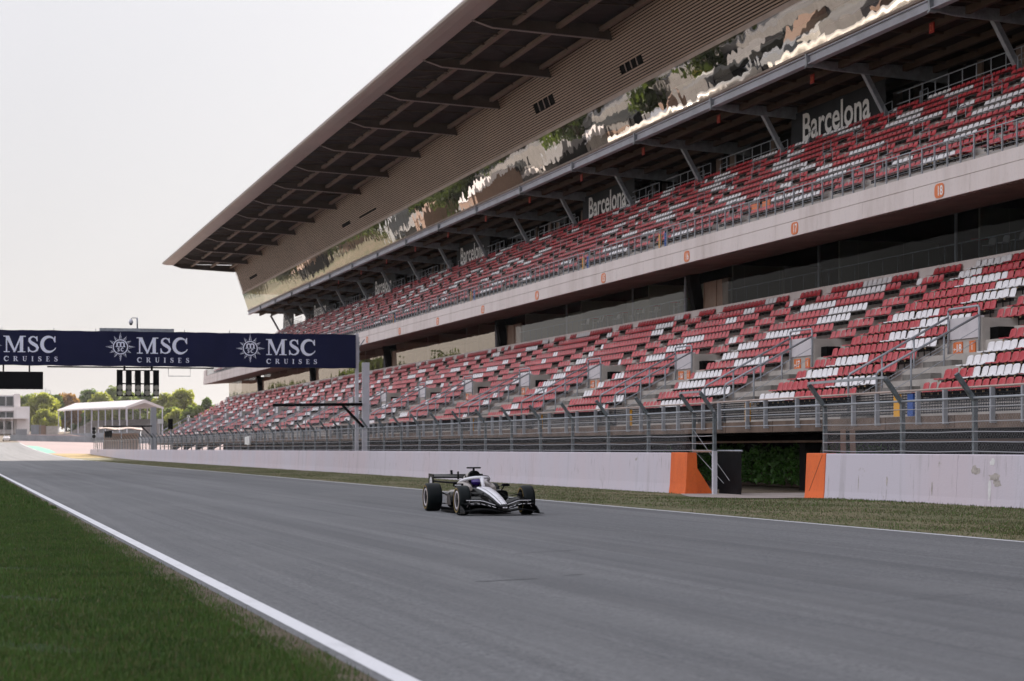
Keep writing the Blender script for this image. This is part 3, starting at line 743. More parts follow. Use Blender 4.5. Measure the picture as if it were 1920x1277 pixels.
# upper storey: edge beam, ceiling, struts, banners
m = MB()
m.prism([(44.9, 22.40), (45.3, 22.40), (45.3, 22.46), (45.12, 22.46), (45.12, 22.86), (45.3, 22.86), (45.3, 22.92), (44.9, 22.92), (44.9, 22.86), (45.04, 22.86), (45.04, 22.46), (44.9, 22.46)], YN, YF)
m.build('edge_beam', 'beam', G)
m = MB(); m.prism([(44.82, 22.97), (45.5, 22.97), (45.5, 23.16), (44.95, 23.16)], YN, YF); m.build('sill_trim', 'trim', G)
m = MB(); m.prism([(44.95, 22.921), (45.5, 22.921), (45.5, 22.968), (44.95, 22.968)], YN, YF); m.build('sill_groove', 'brown', G)
for j in range(-8, 16):
    y = 92.6 + 15 * j; m = MB()
    if not YN < y < YF: continue
    m.prism([(44.86, 22.3), (45.2, 22.3), (46.2, 22.15), (53.2, 21.7), (53.2, 22.6), (45.2, 22.6), (45.0, 22.96), (44.8, 22.96)], y - .09, y + .09)
    m.box(44.80, 45.2, y - .14, y + .14, 22.24, 22.30); m.build('bracket_beam', 'galv', G)
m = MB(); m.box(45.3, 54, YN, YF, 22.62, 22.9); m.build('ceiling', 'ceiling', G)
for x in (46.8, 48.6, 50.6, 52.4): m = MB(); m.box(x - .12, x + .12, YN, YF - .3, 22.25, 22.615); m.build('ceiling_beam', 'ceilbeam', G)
m = MB()
for y in np.arange(31, 325, 3.75): m.box(45.4, 53.5, y - .05, y + .05, 22.47, 22.61)
m.build('ceiling_joists', 'ceilbeam', G)
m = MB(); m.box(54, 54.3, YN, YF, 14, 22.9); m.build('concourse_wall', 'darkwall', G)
for j in range(-4, 16):
    for dy in (2.2, 5.0, 9.8):
        y = 95 + 15 * j + dy
        if y < YF - 4: m = MB(); m.box(53.85, 53.99, y, y + (1.0 if dy < 9 else .5), 19.9, 22.6); m.build('concourse_panel', 'purlin', G)
for j in range(-6, 16):
    y = 108.2 + 15 * j
    if not 20 < y < YF + 3: continue
    y = min(y, YF - .3); m = MB(); m.bar((49.95, y, 19.7), (48.45, y, 22.35), .26, .34, up=(0, 1, 0)); m.build('strut', 'galv', G)
m = MB(); m2 = MB()
bann = [(109.6 + 45 * j, 123.3 + 45 * j) for j in range(5)] + [(320.5, 331)]
def in_b(y): return any(a - .5 < y < b + .5 for a, b in bann)
y = 25
while y < YF - 1:
    if not in_b(y) and not in_b(y + 1.55) and (y * 7) % 15 > 1.4:
        m.box(49.98, 50.02, y - .02, y + .02, 19.8, 20.95); m.box(49.975, 50.025, y, y + 1.55, 20.96, 20.99)
        m.box(49.985, 50.015, y, y + 1.55, 20.35, 20.38)
    y += 1.55
m.build('concourse_railing', 'rail', G)
for a, b in bann:
    bt = empty('name_banner', (50.3, (a + b) / 2, 19.7), None, None)
    i = bann.index((a, b))
    tag(bt, 'black canvas banner reading Barcelona in white, ' + ['nearest and largest of the six', 'second nearest of the six', 'third nearest of the six', 'fourth nearest of the six', 'second farthest, above the right end of the gantry', 'farthest and smallest of the six'][i], 'banner', 'Barcelona banners behind the upper tier')
    m = MB(); rr = []
    for t in range(15):
        yy = a + (b - a) * t / 14; rr.append([(50.42 + .03 * sin(t * 2.1 + k), yy, z) for k, z in enumerate((19.6, 20.5, 21.4, 22.2))])
    m.loft(rr, caps=False, closed=False); m.build('canvas', 'banner', bt)
    text_mesh('lettering', 'Barcelona', min(9.9, (b - a) * .72), 1.62, 'letter', bt, face_track(50.34, (a + b) / 2 - .1, 20.36), bold=.018)
for n in range(22, 9, -1):
    y = 92.5 + 15 * (20 - n) * 1.0 + 18.5
    m = MB(); m.box(46.62, 46.66, y - .26, y + .26, 22.0, 22.5); p = m.build('bay_plaque', 'redplaque', G)
    text_mesh('lettering', str(n), .34, .3, 'plaque', p, face_track(46.61, y, 22.1))

# glass band and louvre wall
GX = lambda z: 45.0 - (z - 23.1) * .34
q = YN; m = MB()
while q < YF - .1:
    e = min(YF, q + 5)
    m = MB(); m.quad((GX(25.6), q + .006, 25.6), (GX(25.6), e - .006, 25.6), (GX(23.17), e - .006, 23.17), (GX(23.17), q + .006, 23.17)); m.build('upper_pane', 'glassup', G); q = e
m = MB(); m.quad((GX(23.17), YF, 23.17), (47.5, YF, 23.17), (47.5, YF, 25.6), (GX(25.6), YF, 25.6)); m.build('end_pane', 'glassclear', G)
m = MB(); m.box(45.1, 54.0, YN, YF - .4, 22.95, 23.1); m.build('upper_floor', 'concrete', G)
m = MB(); m.box(50.0, 50.3, YN, YF - 8, 23.1, 29.9); m.build('upper_room_wall', 'darkwall', G)
m = MB(); m.tube([(45.15, 88, 24.45), (45.15, 131, 24.45)], .33, 14); m.tube([(45.15, 60, 24.5), (45.15, 85.5, 24.5)], .33, 14); m.build('duct', 'silver', G)
LVX = lambda z: GX(25.6) - (z - 25.6) * .34
m = MB(); m.prism([(GX(25.6) - .03, 25.6), (GX(25.6) + .3, 25.6), (LVX(25.86) + .3, 25.86), (LVX(25.86) - .03, 25.86)], YN, YF); m.build('louvre_sill', 'trim', G)
m = MB(); m.prism([(LVX(25.87) + .16, 25.87), (LVX(25.87) + .26, 25.87), (LVX(30) + .26, 30), (LVX(30) + .16, 30)], YN, YF - .05); m.build('louvre_backing', 'darkwall', G)
m = MB(); nsl = 23
holes = [(132.2, 137, 5, 7), (152.5, 158, 8, 11), (221.9, 231.6, 6, 6), (236.8, 242, 6, 7), (312, 320, 6, 7)]
for i in range(nsl):
    z = 25.92 + i * (4.0 / nsl); segl = [(YN, YF)]
    for (a, b, s0, s1) in holes:
        if s0 <= i <= s1: segl = [t for (p, q) in segl for t in ((p, min(q, a)), (max(p, b), q)) if t[1] > t[0] + .1]
    for (p, q) in segl:
        x = LVX(z); m.prism([(x - .005, z), (x + .035, z + .012), (x + .0, z + .112), (x - .04, z + .10)], p, q)
m.build('louvre_slats', 'slat', G)
for (a, b, s0, s1) in holes[:2]:
    z0, z1 = 25.92 + s0 * 4 / nsl, 25.92 + (s1 + .9) * 4 / nsl
    for q in (1, 2, 3):
        y = a + (b - a) * q / 4; m = MB(); m.bar((LVX(z0) - .0, y, z0), (LVX(z1) - .0, y, z1), .06, .06, up=(0, 1, 0)); m.build('vent_bar', 'trim', G)

# roof
ROOFZ = 30.02
m = MB(); m.prism([(33.0, ROOFZ), (60, ROOFZ + .25), (60, ROOFZ + .55), (33.0, ROOFZ + .3)], YN, YF); m.build('roof_deck', 'roofdeck', G)
m = MB(); m.prism([(33.45, 29.86), (33.45, 30.38), (32.3, 30.40), (31.92, 30.36), (31.76, 30.26), (31.72, 30.14), (31.78, 30.02), (32.0, 29.93), (32.5, 29.86)], YN, YF); m.build('roof_nose', 'nose', G)
for j in range(-10, 14):
    y = 136.6 + 15 * j
    if not YN < y < YF + .5: continue
    y = min(y, YF - .15)
    m = MB(); m.prism([(33.46, 29.80), (34.7, 29.42), (42.75, 29.0), (43.4, 29.0), (43.4, 30.0), (33.46, 30.0)], y - .06, y + .06, 0)
    m.prism([(33.3, 29.82), (33.3, 29.85), (34.7, 29.418), (42.75, 28.998), (42.75, 28.955), (34.7, 29.37)], y - .16, y + .16, 1)
    for xs in (37.0, 40.0): m.box(xs - .03, xs + .03, y - .13, y + .13, 29.34, 30.0)
    m.build('roof_beam', ['roofbeam', 'roofflange'], G)
for x, z in ((36.2, 29.62), (39.2, 29.55), (42.2, 29.52)): m = MB(); m.box(x - .17, x + .17, YN, YF - .35, z, z + .26); m.build('purlin', 'purlin', G)
m = MB()
for j in range(-10, 14):
    y = 136.6 + 15 * j
    for dy, xe in ((3.75, 36.2), (7.5, 42.6), (11.25, 36.2)):
        if YN < y + dy < YF: m.box(33.4, xe, y + dy - .05, y + dy + .05, 29.70, 29.82)
    for dy in (0, 7.5):
        if YN < y + dy < YF - 8: m.tube([(33.5, y + dy, 29.75), (36.2, y + dy + 3.75, 29.66), (33.5, y + dy + 7.5, 29.75)], .025, 4); m.tube([(36.3, y + dy, 29.7), (42.2, y + dy + 7.5, 29.6)], .02, 4)
m.build('rafter', 'roofbeam', G)
# closed back, so the stand throws its long shadow over the track
m = MB(); m.box(59.5, 60, YN, YF, -.1, 30.2); m.build('back_wall', 'concrete', G)
m = MB(); m.box(54.4, 59.4, YF - .4, YF - .1, -.1, 30.1); m.box(44.9, 54.3, YF - .42, YF - .12, 25.62, 29.9); m.build('end_wall', 'concrete', G)
m = MB(); m.box(38.1, 38.3, YF - 3, YF + .02, 12.73, 13.6); m.build('end_parapet', 'fasciacon', G)

# stools and tables in the near lower suites
def stool_proto():
    r = empty('bar_stool', (0, 0, 0), 'pale bar stool with rounded back behind the lower glazing', 'bar stool', 'bar stools behind the lower glazing')
    m = MB(); m.loft([[(-.18, -.2, .74), (.2, -.2, .74), (.2, .2, .74), (-.18, .2, .74)], [(-.18, -.2, .77), (.2, -.2, .77), (.2, .2, .77), (-.18, .2, .77)]], smooth=False); m.build('seat', 'white', r)
    m = MB()
    m.loft([[(.2 - .06 * cos(a), .2 * sin(a), .77) for a in np.linspace(-1.5, 1.5, 7)], [(.26 - .06 * cos(a), .2 * sin(a), 1.02) for a in np.linspace(-1.5, 1.5, 7)], [(.28 - .04 * cos(a), .14 * sin(a), 1.1) for a in np.linspace(-1.5, 1.5, 7)]], caps=False, closed=False); m.build('backrest', 'white', r)
    for sx in (-1, 1):
        for sy in (-1, 1):
            m = MB(); m.tube([(sx * .14, sy * .15, .74), (sx * .2, sy * .2, 0)], .014, 5); m.build('leg', 'galv', r)
    return r
def table_proto():
    r = empty('bar_table', (0, 0, 0), 'tall red topped bar table behind the lower glazing', 'bar table', 'bar tables behind the lower glazing')
    m = MB(); m.lathe([(.001, 1.06), (.36, 1.06), (.37, 1.08), (.36, 1.1), (.001, 1.1)], (0, 0, 0), 'z', 20); m.build('table_top', 'redplaque', r)
    m = MB(); m.tube([(0, 0, .02), (0, 0, 1.06)], .035, 8); m.build('stem', 'white', r)
    m = MB(); m.lathe([(.001, 0), (.25, 0), (.24, .03), (.001, .035)], (0, 0, 0), 'z', 16); m.build('base', 'white', r)
    return r
def dup(r, loc, rz=0, label=None):
    c = r.copy(); COL.objects.link(c); c.location = loc; c.rotation_euler = (0, 0, rz)
    if label: c['label'] = label
    for ch in r.children:
        d = ch.copy(); COL.objects.link(d); d.parent = c
        for g2 in ch.children:
            e = g2.copy(); COL.objects.link(e); e.parent = d
    return c
ST, TB = stool_proto(), table_proto(); first = [True, True]
def put(r, k, loc, rz, lab):
    if first[k]: r.location = loc; r.rotation_euler = (0, 0, rz); r['label'] = lab; first[k] = False
    else: dup(r, loc, rz, lab)
nth = ['first', 'second', 'third', 'fourth', 'fifth', 'sixth', 'seventh', 'eighth', 'ninth', 'tenth', 'eleventh', 'twelfth', 'thirteenth', 'fourteenth', 'fifteenth', 'sixteenth', 'seventeenth', 'eighteenth', 'nineteenth', 'twentieth']
for i in range(6): put(ST, 0, (42.75, 82.6 - 1.25 * i, 9.48), random.uniform(-.4, .4), 'white bar stool behind the glass at right, %s from the dark wall' % nth[i])
put(TB, 1, (42.7, 83.3, 9.48), 0, 'red topped bar table beside the white stools at right')
for i in range(12): put(ST, 0, (42.7 + .3 * (i % 2), 142 - 2.05 * i + (i % 3) * .3, 9.48), random.uniform(-.6, .6), 'pale bar stool behind the middle glazing, %s from its left end' % nth[i])
for i in range(7): put(TB, 1, (43.0, 141 - 3.4 * i, 9.48), 0, 'bar table behind the middle glazing, %s from its left end' % nth[i])

# ------------------------------------------------------------------ seats
def shell(nu, nv, thick):
    prof = [(-.22, .375), (-.205, .412), (-.08, .395), (.08, .39), (.165, .41), (.205, .475), (.235, .57), (.262, .68), (.275, .745)]
    idx = np.linspace(0, len(prof) - 1, nv); xs = np.interp(idx, range(len(prof)), [p[0] for p in prof]); zs = np.interp(idx, range(len(prof)), [p[1] for p in prof])
    V = []; Fc = []
    def grid(off):
        o = len(V)
        for j in range(nv):
            t = j / (nv - 1)
            wv = .232 * (1 - .16 * max(0, (t - .72) / .28) ** 2 - .05 * max(0, (.15 - t) / .15))
            for i in range(nu):
                s = -1 + 2 * i / (nu - 1)
                c = .035 * (s * s) * (1 if t > .5 else .5)
                x = xs[j] - (c if t > .5 else 0) + (off if t > .55 else 0)
                z = zs[j] + (0 if t > .5 else c * .6) - (off if t <= .55 else 0) - (.03 * s ** 4 if j == nv - 1 else 0)
                V.append((x, s * wv, z))
        return o
    a = grid(0)
    for j in range(nv - 1):
        for i in range(nu - 1): Fc.append((a + j * nu + i, a + j * nu + i + 1, a + (j + 1) * nu + i + 1, a + (j + 1) * nu + i))
    if thick:
        b = grid(thick)
        for j in range(nv - 1):
            for i in range(nu - 1): Fc.append((b + j * nu + i, b + (j + 1) * nu + i, b + (j + 1) * nu + i + 1, b + j * nu + i + 1))
        ring = [i for i in range(nu)] + [j * nu + nu - 1 for j in range(1, nv)] + [(nv - 1) * nu + i for i in range(nu - 2, -1, -1)] + [j * nu for j in range(nv - 2, 0, -1)]
        for q in range(len(ring)): Fc.append((a + ring[q], b + ring[q], b + ring[(q + 1) % len(ring)], a + ring[(q + 1) % len(ring)]))
    return V, Fc
SW = .53
def seat_list():
    L = []
    rr = random.Random(11)
    for tier, NR, X_, Z_ in (('lower', 13, LX, LZ), ('upper', 12, UX, UZ)):
        for k in range(-4, 18):
            # two blocks of seats per bay; (first y, count)
            if tier == 'lower': blocks = [('long', 60 + 15 * k + 11.4, 18), ('short', 60 + 15 * k + 7.2, 5)]
            else: blocks = [('long', 60 + 15 * k + 2.8, 18), ('short', 60 + 15 * k + 13.45, 6)]
            ph = rr.uniform(0, 18); dr = rr.choice((-1.4, 1.3, 1.0))
            for kind, y0, cnt in blocks:
                for i in range(NR):
                    if kind == 'short' and tier == 'lower' and i < 6: continue
                    near = y0 < 92 if tier == 'lower' else y0 < 135
                    wlen = (rr.choice((6, 7, 8)) if near else rr.choice((2, 3, 3, 5, 6) if tier == 'lower' and y0 < 200 else (4, 5, 7, 8))) if rr.random() < (.95 if near else .85) else 0
                    if kind == 'short': wlen = 0 if (rr.random() < .78) else rr.choice((1, 2, 5))
                    c = (ph + dr * i + rr.uniform(-1, 1)) % cnt
                    if near and kind == 'long' and i % 3 == 1: c = (c + 9) % cnt
                    for s in range(cnt):
                        y = y0 + SW * (s + .5)
                        if y > YF - 1.2 or y < 20: continue
                        L.append((tier, k, kind, i, s, cnt, X_(i), y, Z_(i), abs(s - c) < wlen / 2))
    return L
SEATS = seat_list()
def project(x, y, z):
    t = x * sin(YAW) + y * cos(YAW); u = (x * cos(YAW) - y * sin(YAW)) / t
    return 960 + F * u, 841 - F * (z - CAMZ) / t, t
cand = []
for q, s in enumerate(SEATS):
    px, py, t = project(s[6], s[7], s[8] + .5)
    if -5 < px < 1925 and 0 < py < 1277: cand.append((t, q))
cand.sort(); NEAR = set(q for t, q in cand[:300])
V, Fc = shell(7, 9, .012)
meshes = {}
for c in ('red', 'white'):
    mb = MB(); mb.add(V, Fc, 0, True); o = mb.build('stadium_seat', c)
    mb = MB(); mb.box(.09, .12, -.25, .25, .235, .346, 0); mb.box(-.12, .36, -.022, .022, .348, .372, 0); mb.box(.06, .089, -.022, .022, .06, .346, 0); mb.box(-.165, -.131, -.03, .03, .30, .36, 1)  # bracket, with a full-width dark board added as shade under the pan
    b = mb.build('bracket_shade', ['bracket_shade', 'tan'], o); b.matrix_parent_inverse = Matrix.Identity(4)
    meshes[c] = (o, b)
used = {'red': False, 'white': False}
words = ['one', 'two', 'three', 'four', 'five', 'six', 'seven', 'eight', 'nine', 'ten', 'eleven', 'twelve', 'thirteen']
for q in sorted(NEAR):
    tier, k, kind, i, s, cnt, x, y, z, wh = SEATS[q]
    c = 'white' if wh else 'red'; o, b = meshes[c]
    if not used[c]: used[c] = True
    else:
        o2 = o.copy(); COL.objects.link(o2); b2 = b.copy(); COL.objects.link(b2); b2.parent = o2; o = o2
    if tier == 'upper': o.scale = (1, 1, .93)
    o.location = (x, y, z + random.uniform(-.004, .004)); o.rotation_euler = (0, random.gauss(0, .02), random.gauss(0, .025))
    if kind == 'long':
        n = 18 - k if True else 0
        # the long block stands between stairway n (to its right) and the next one to the left
        lab = '%s plastic seat, row %s of the %s tier, %s left of stairway %d' % (c, words[i], tier, nth[s], n)
    else:
        lab = '%s plastic seat, row %s of the %s tier, %s from the right above stairway %d' % (c, words[i], tier, nth[s], 18 - k)
    tag(o, lab, 'seat', 'red and white plastic seats of the grandstand')
# all farther seats, beyond the three hundred largest
V, Fc = shell(3, 6, 0); V = np.array(V)
bx = np.array([(.09, -.25, .235), (.12, -.25, .235), (.12, .25, .235), (.09, .25, .235), (.09, -.25, .375), (.12, -.25, .375), (.12, .25, .375), (.09, .25, .375)])  # dark board added for the shaded gap below each seat
bf = [(3, 2, 1, 0), (0, 1, 5, 4), (2, 3, 7, 6), (3, 0, 4, 7)]
VU = V.copy(); k_ = VU[:, 2] > .42; VU[k_, 2] = .42 + (VU[k_, 2] - .42) * .87
TV = np.concatenate([V, bx]); TU = np.concatenate([VU, bx]); TF = np.array([list(f) for f in Fc] + [[a + len(V) for a in f] for f in bf])
rest = [s for q, s in enumerate(SEATS) if q not in NEAR]
P = np.array([(s[6], s[7], s[8]) for s in rest]); N_ = len(rest)
up_ = np.array([s[0] == 'upper' for s in rest])[:, None, None]
VV = (np.where(up_, TU[None], TV[None]) + P[:, None]).reshape(-1, 3); FF = (TF[None] + (np.arange(N_) * len(TV))[:, None, None]).reshape(-1, 4)
mi = np.empty((N_, len(TF)), np.int32); mi[:, :len(Fc)] = np.array([1 if s[9] else 0 for s in rest])[:, None]; mi[:, len(Fc):] = 2
me = bpy.data.meshes.new('stadium_seats'); me.vertices.add(len(VV)); me.loops.add(FF.size); me.polygons.add(len(FF))
me.vertices.foreach_set('co', VV.ravel()); me.loops.foreach_set('vertex_index', FF.ravel())
me.polygons.foreach_set('loop_start', np.arange(len(FF)) * 4); me.polygons.foreach_set('loop_total', np.full(len(FF), 4))
for c in ('red', 'white', 'bracket_shade'): me.materials.append(M[c])
me.polygons.foreach_set('material_index', mi.ravel()); me.polygons.foreach_set('use_smooth', np.ones(len(FF), bool)); me.update(calc_edges=True)
o = bpy.data.objects.new('stadium_seats', me); COL.objects.link(o)
tag(o, 'thousands of farther red and white seats in both tiers of the grandstand', 'seats', kind='stuff')
# ------------------------------------------------------------------ start gantry
GY = 138.0
def ribbon(mb, pts, y, flip=False):            # pts: (x, z, half width)
    n = len(pts); L_, R_ = [], []
    for i, (x, z, h) in enumerate(pts):
        a = pts[max(i - 1, 0)]; b = pts[min(i + 1, n - 1)]
        d = Vector((b[0] - a[0], b[1] - a[1])); d.normalize(); nx, nz = -d.y * h, d.x * h
        L_.append((x + nx, y, z + nz)); R_.append((x - nx, y, z - nz))
    vs = L_ + R_
    mb.add(vs, [(i, i + 1, n + i + 1, n + i) for i in range(n - 1)])
class Serif:
    def __init__(s, mb, x, z, h, wx=1.0): s.mb = mb; s.x = x; s.z = z; s.h = h; s.wx = wx; s.k = 0
    def P(s, pts):
        s.k += 1; y = GY - .325 - s.k * .0012
        s.mb.poly([(s.x + a * s.h * s.wx, y, s.z + b * s.h) for a, b in pts])
    def R(s, pts):
        s.k += 1; y = GY - .325 - s.k * .0012
        ribbon(s.mb, [(s.x + a * s.h * s.wx, s.z + b * s.h, w * s.h) for a, b, w in pts], y)
    def bar(s, x0, x1, z0, z1): s.P([(x0, z0), (x1, z0), (x1, z1), (x0, z1)])
def serif_letter(S, ch):
    tk, tn, se = .20, .075, .055
    if ch == 'M':
        S.bar(.13, .21, 0, 1); S.bar(0, .36, 0, se); S.bar(-.02, .2, 1 - se, 1)
        S.P([(.08, 1), (.33, 1), (.70, .06), (.58, .06)]); S.P([(.56, .0), (.68, .0), (1.08, 1), (.98, 1)])
        S.bar(.96, 1.16, 0, 1); S.bar(.83, 1.29, 0, se); S.bar(.98, 1.31, 1 - se, 1); return 1.31
    if ch in 'C':
        pts = []
        for i in range(25):
            a = radians(52 + (308 - 52) * i / 24); w = .035 + .075 * max(0, sin((i / 24) * pi)) ** .9
            pts.append((.50 + .42 * cos(a), .5 + .46 * sin(a), w))
        S.R(pts); S.P([(.74, .80), (.84, .62), (.885, .62), (.885, 1.0), (.845, 1.0)]); S.R([(.75, .13, .03), (.84, .19, .03), (.90, .30, .022)]); return .95
    if ch == 'S':
        pts = [(.58, .80, .03), (.52, .90, .042), (.38, .965, .036), (.24, .93, .05), (.15, .83, .07), (.15, .70, .085), (.25, .59, .10), (.40, .50, .105), (.55, .40, .10), (.62, .28, .085), (.58, .14, .065), (.46, .06, .05), (.31, .035, .036), (.17, .09, .042), (.09, .21, .03)]
        S.R(pts); S.P([(.56, .99), (.61, .99), (.63, .68), (.585, .68), (.53, .82)]); S.P([(.05, .01), (.10, .01), (.16, .17), (.10, .33), (.045, .33)]); return .72
    if ch == 'I': S.bar(.10, .30, 0, 1); S.bar(0, .4, 0, se); S.bar(0, .4, 1 - se, 1); return .4
    if ch == 'E':
        S.bar(.10, .28, 0, 1); S.bar(0, .66, 0, .065); S.bar(0, .64, .935, 1); S.bar(.28, .5, .47, .53); S.bar(.60, .67, 0, .25); S.bar(.58, .64, .76, 1); S.bar(.46, .51, .37, .63); return .7
    if ch == 'U':
        S.bar(.10, .28, .28, 1); S.bar(0, .38, 1 - se, 1); S.bar(.55, .85, 1 - se, 1)
        S.R([(.19, .30, .09), (.22, .16, .08), (.31, .07, .06), (.44, .04, .045), (.57, .07, .04), (.66, .17, .04), (.69, .32, .04)]); S.bar(.65, .73, .30, 1); return .86
    if ch == 'R':
        S.bar(.10, .28, 0, 1); S.bar(0, .40, 0, se); S.bar(0, .45, 1 - se, 1)
        S.R([(.42, .965, .035), (.56, .94, .05), (.65, .85, .08), (.66, .74, .085), (.60, .60, .07), (.48, .53, .04), (.28, .51, .03)])
        S.P([(.36, .51), (.54, .53), (.88, .0), (.66, .0)]); S.bar(.62, .95, 0, se); return .93
GT = empty('start_gantry', (25.9, GY, 0), 'start gantry across the track with a navy cruise line banner', 'gantry')
m = MB()                                      # banner box, slightly sagging between its ties
rr = []
for i in range(61):
    x = -4 + i * (29.75 / 60); wob = .012 * sin(i * 1.9) + .01 * sin(i * .7)
    zt, zb = 9.06 + wob, 6.86 + .02 * sin(i * 1.3)
    rr.append([(x, GY - .32, zb), (x, GY - .32, zb + .7), (x, GY - .32, zb + 1.5), (x, GY - .32, zt), (x, GY + .32, zt), (x, GY + .32, zb)])
m.loft(rr, smooth=False); m.build('banner', 'navy', GT)
def seg(x, txt, z, h, step, wx=1.0):
    mb = MB(); cur = x
    for ch in txt:
        S = Serif(mb, cur, z, h, wx); cur += serif_letter(S, ch) * h * wx + step
    return mb
def star(cx, cz, R):
    mb = MB(); k = [0]
    def pl(pts):
        k[0] += 1; mb.poly([(cx + a, GY - .324 - k[0] * .0008, cz + b) for a, b in pts])
    n = 32
    for i in range(n):                        # ring
        a, b = 2 * pi * i / n, 2 * pi * (i + 1) / n
        mb.poly([(cx + r_ * cos(t), GY - .360, cz + r_ * sin(t)) for r_, t in ((R * .44, a), (R * .44, b), (R * .51, b), (R * .51, a))])
    for i in range(12):
        a = 2 * pi * i / 12 + pi / 2; Lr = R if i % 3 == 0 else R * .83; wv = .15
        tip = (Lr * cos(a), Lr * sin(a))
        for s in (-1, 1):                     # each ray: outlined half and solid half
            b0 = a + s * wv * 1.25; base = (R * .53 * cos(b0), R * .53 * sin(b0)); mid = (R * .56 * cos(a), R * .56 * sin(a))
            if s == 1: pl([tip, mid, ((mid[0] * .45 + base[0] * .55), (mid[1] * .45 + base[1] * .55))])
            bi = a + s * wv * .85; bin_ = (R * .55 * cos(bi), R * .55 * sin(bi))
            pl([tip, base, bin_])
    # m over SC
    h = R * .30; xo, zo = -R * .27, R * .03; t = R * .045
    def bx(x0, x1, z0, z1): pl([(x0, z0), (x1, z0), (x1, z1), (x0, z1)])
    for q in range(3): bx(xo + q * R * .23 + .0, xo + q * R * .23 + R * .10, zo, zo + h * .75)
    for q in range(2):
        pts = []
        for i in range(9):
            A = pi - pi * i / 8; pts.append((cx + xo + R * .05 + R * .115 + q * R * .23 + R * .115 * cos(A), cz + zo + h * .62 + R * .09 * sin(A), t))
        k[0] += 1; ribbon(mb, pts, GY - .324 - k[0] * .0008)
    bx(-R * .33, R * .33, -R * .01, R * .028)
    for (x0, typ) in ((-R * .2, 'S'), (R * .05, 'C')):
        s_ = R * .24
        pts = ([(.8, .85, .11), (.5, .97, .11), (.2, .8, .12), (.5, .5, .13), (.8, .22, .12), (.5, .04, .11), (.15, .15, .11)] if typ == 'S' else [(.85, .85, .11), (.5, .97, .12), (.15, .75, .13), (.08, .5, .13), (.15, .25, .13), (.5, .03, .12), (.85, .15, .11)])
        k[0] += 1; ribbon(mb, [(cx + x0 - .02 * R + a * s_ * .85, cz - R * .30 + b * s_, w_ * s_) for a, b, w_ in pts], GY - .324 - k[0] * .0008)
    return mb
for cx in (2.27, 10.54, 18.82):
    star(cx, 8.07, .95).build('emblem', 'lav', GT)
    x0 = cx + 1.04
    seg(x0, 'MSC', 7.66, 1.03, .09, 1.0).build('lettering', 'lav', GT)
    seg(x0 + .02, 'CRUISES', 7.10, .31, .278, 1.0).build('lettering', 'lav', GT)
m = MB(); m.box(25.76, 25.98, GY - .12, GY + .12, 1.40, 9.15); m.build('post', 'whitemetal', GT)
m = MB(); m.box(26.25, 26.70, GY - .1, GY + .25, .0, 7.25); m.build('post', 'whitemetal', GT)
m = MB(); m.box(-4, 25.75, GY + .33, GY + .9, 6.9, 7.0); m.box(-4, 25.75, GY + .33, GY + .9, 8.8, 8.9)
for i in range(24): m.bar((-3.5 + i * 1.25, GY + .6, 7.0), (-3.5 + (i + 1) * 1.25, GY + .6, 8.8) if i % 2 else (-3.5 + i * 1.25, GY + .6, 8.8), .06, .06)
m.build('truss', 'galv', GT)
m = MB(); m.box(9.3, 14.0, GY + .35, GY + .8, 9.08, 9.30); m.build('walkway', 'galv', GT)
m = MB()
for x in (3.2, 6.4, 9.0, 14.6, 17.5, 21): m.box(x - .02, x + .02, GY - .3, GY - .26, 9.06, 9.2)
m.box(25.98, 26.02, GY - .15, GY - .1, 7.2, 8.9)
for z in (7.3, 7.9, 8.5): m.box(25.98, 26.06, GY - .2, GY - .05, z, z + .1)
m.build('tie', 'galv', GT)
m = MB(); m.box(6.0, 16.5, GY - .05, GY + .3, 6.74, 6.82); m.build('light_rail', 'blackbox', GT)
m = MB(); m.tube([(13.6, GY, 6.8), (13.6, GY, 6.25), (15.0, GY, 6.25), (15.0, GY, 6.8)], .02, 6); m.build('cable_loop', 'galv', GT)
# start lights
SL = empty('start_lights', (11.66, GY, 4.95), 'rack of five black start light columns hanging under the gantry', 'start lights')
m = MB(); m2 = MB()
for i in range(5):
    x = 10.52 + i * .575
    m = MB(); m.box(x - .18, x + .18, GY - .12, GY + .16, 4.96, 6.58)
    c = m.build('light_column', 'blackbox', SL)
    m = MB()
    for z in (5.50, 5.15):
        m.lathe([(.001, -.135), (.145, -.135), (.15, -.13), (.16, -.17), (.168, -.17), (.168, -.12)], (x, GY, z), 'y', 24)
    m.build('lens', 'lens', c)
m = MB(); m.box(10.34, 13.0, GY - .08, GY + .1, 4.93, 4.99); m.box(10.34, 13.0, GY - .08, GY + .1, 5.70, 5.78); m.box(10.34, 13.0, GY - .08, GY + .1, 6.56, 6.62)
m.tube([(10.82, GY, 6.6), (10.82, GY, 6.86)], .07, 8); m.tube([(12.55, GY, 6.6), (12.55, GY, 6.86)], .07, 8)
m.tube([(11.5, GY - .14, 6.5), (11.42, GY - .15, 6.1), (11.52, GY - .15, 5.8)], .012, 5)
m.build('rack_frame', 'blackbox', SL)
DB = empty('display_board', (2.9, GY, 5.35), 'blank black display board hanging at the left end of the gantry', 'display board')
m = MB(); m.box(.3, 5.74, GY - .1, GY + .12, 5.34, 6.45); m.build('screen', 'blackbox', DB)
m = MB()
for x in (1.3, 3.3, 4.9): m.tube([(x, GY, 6.45), (x, GY, 6.87)], .05, 6)
m.build('hanger', 'blackbox', DB)
CC = empty('surveillance_camera', (11.75, GY + .5, 9.3), 'dome camera on a short grey pole on top of the gantry', 'camera')
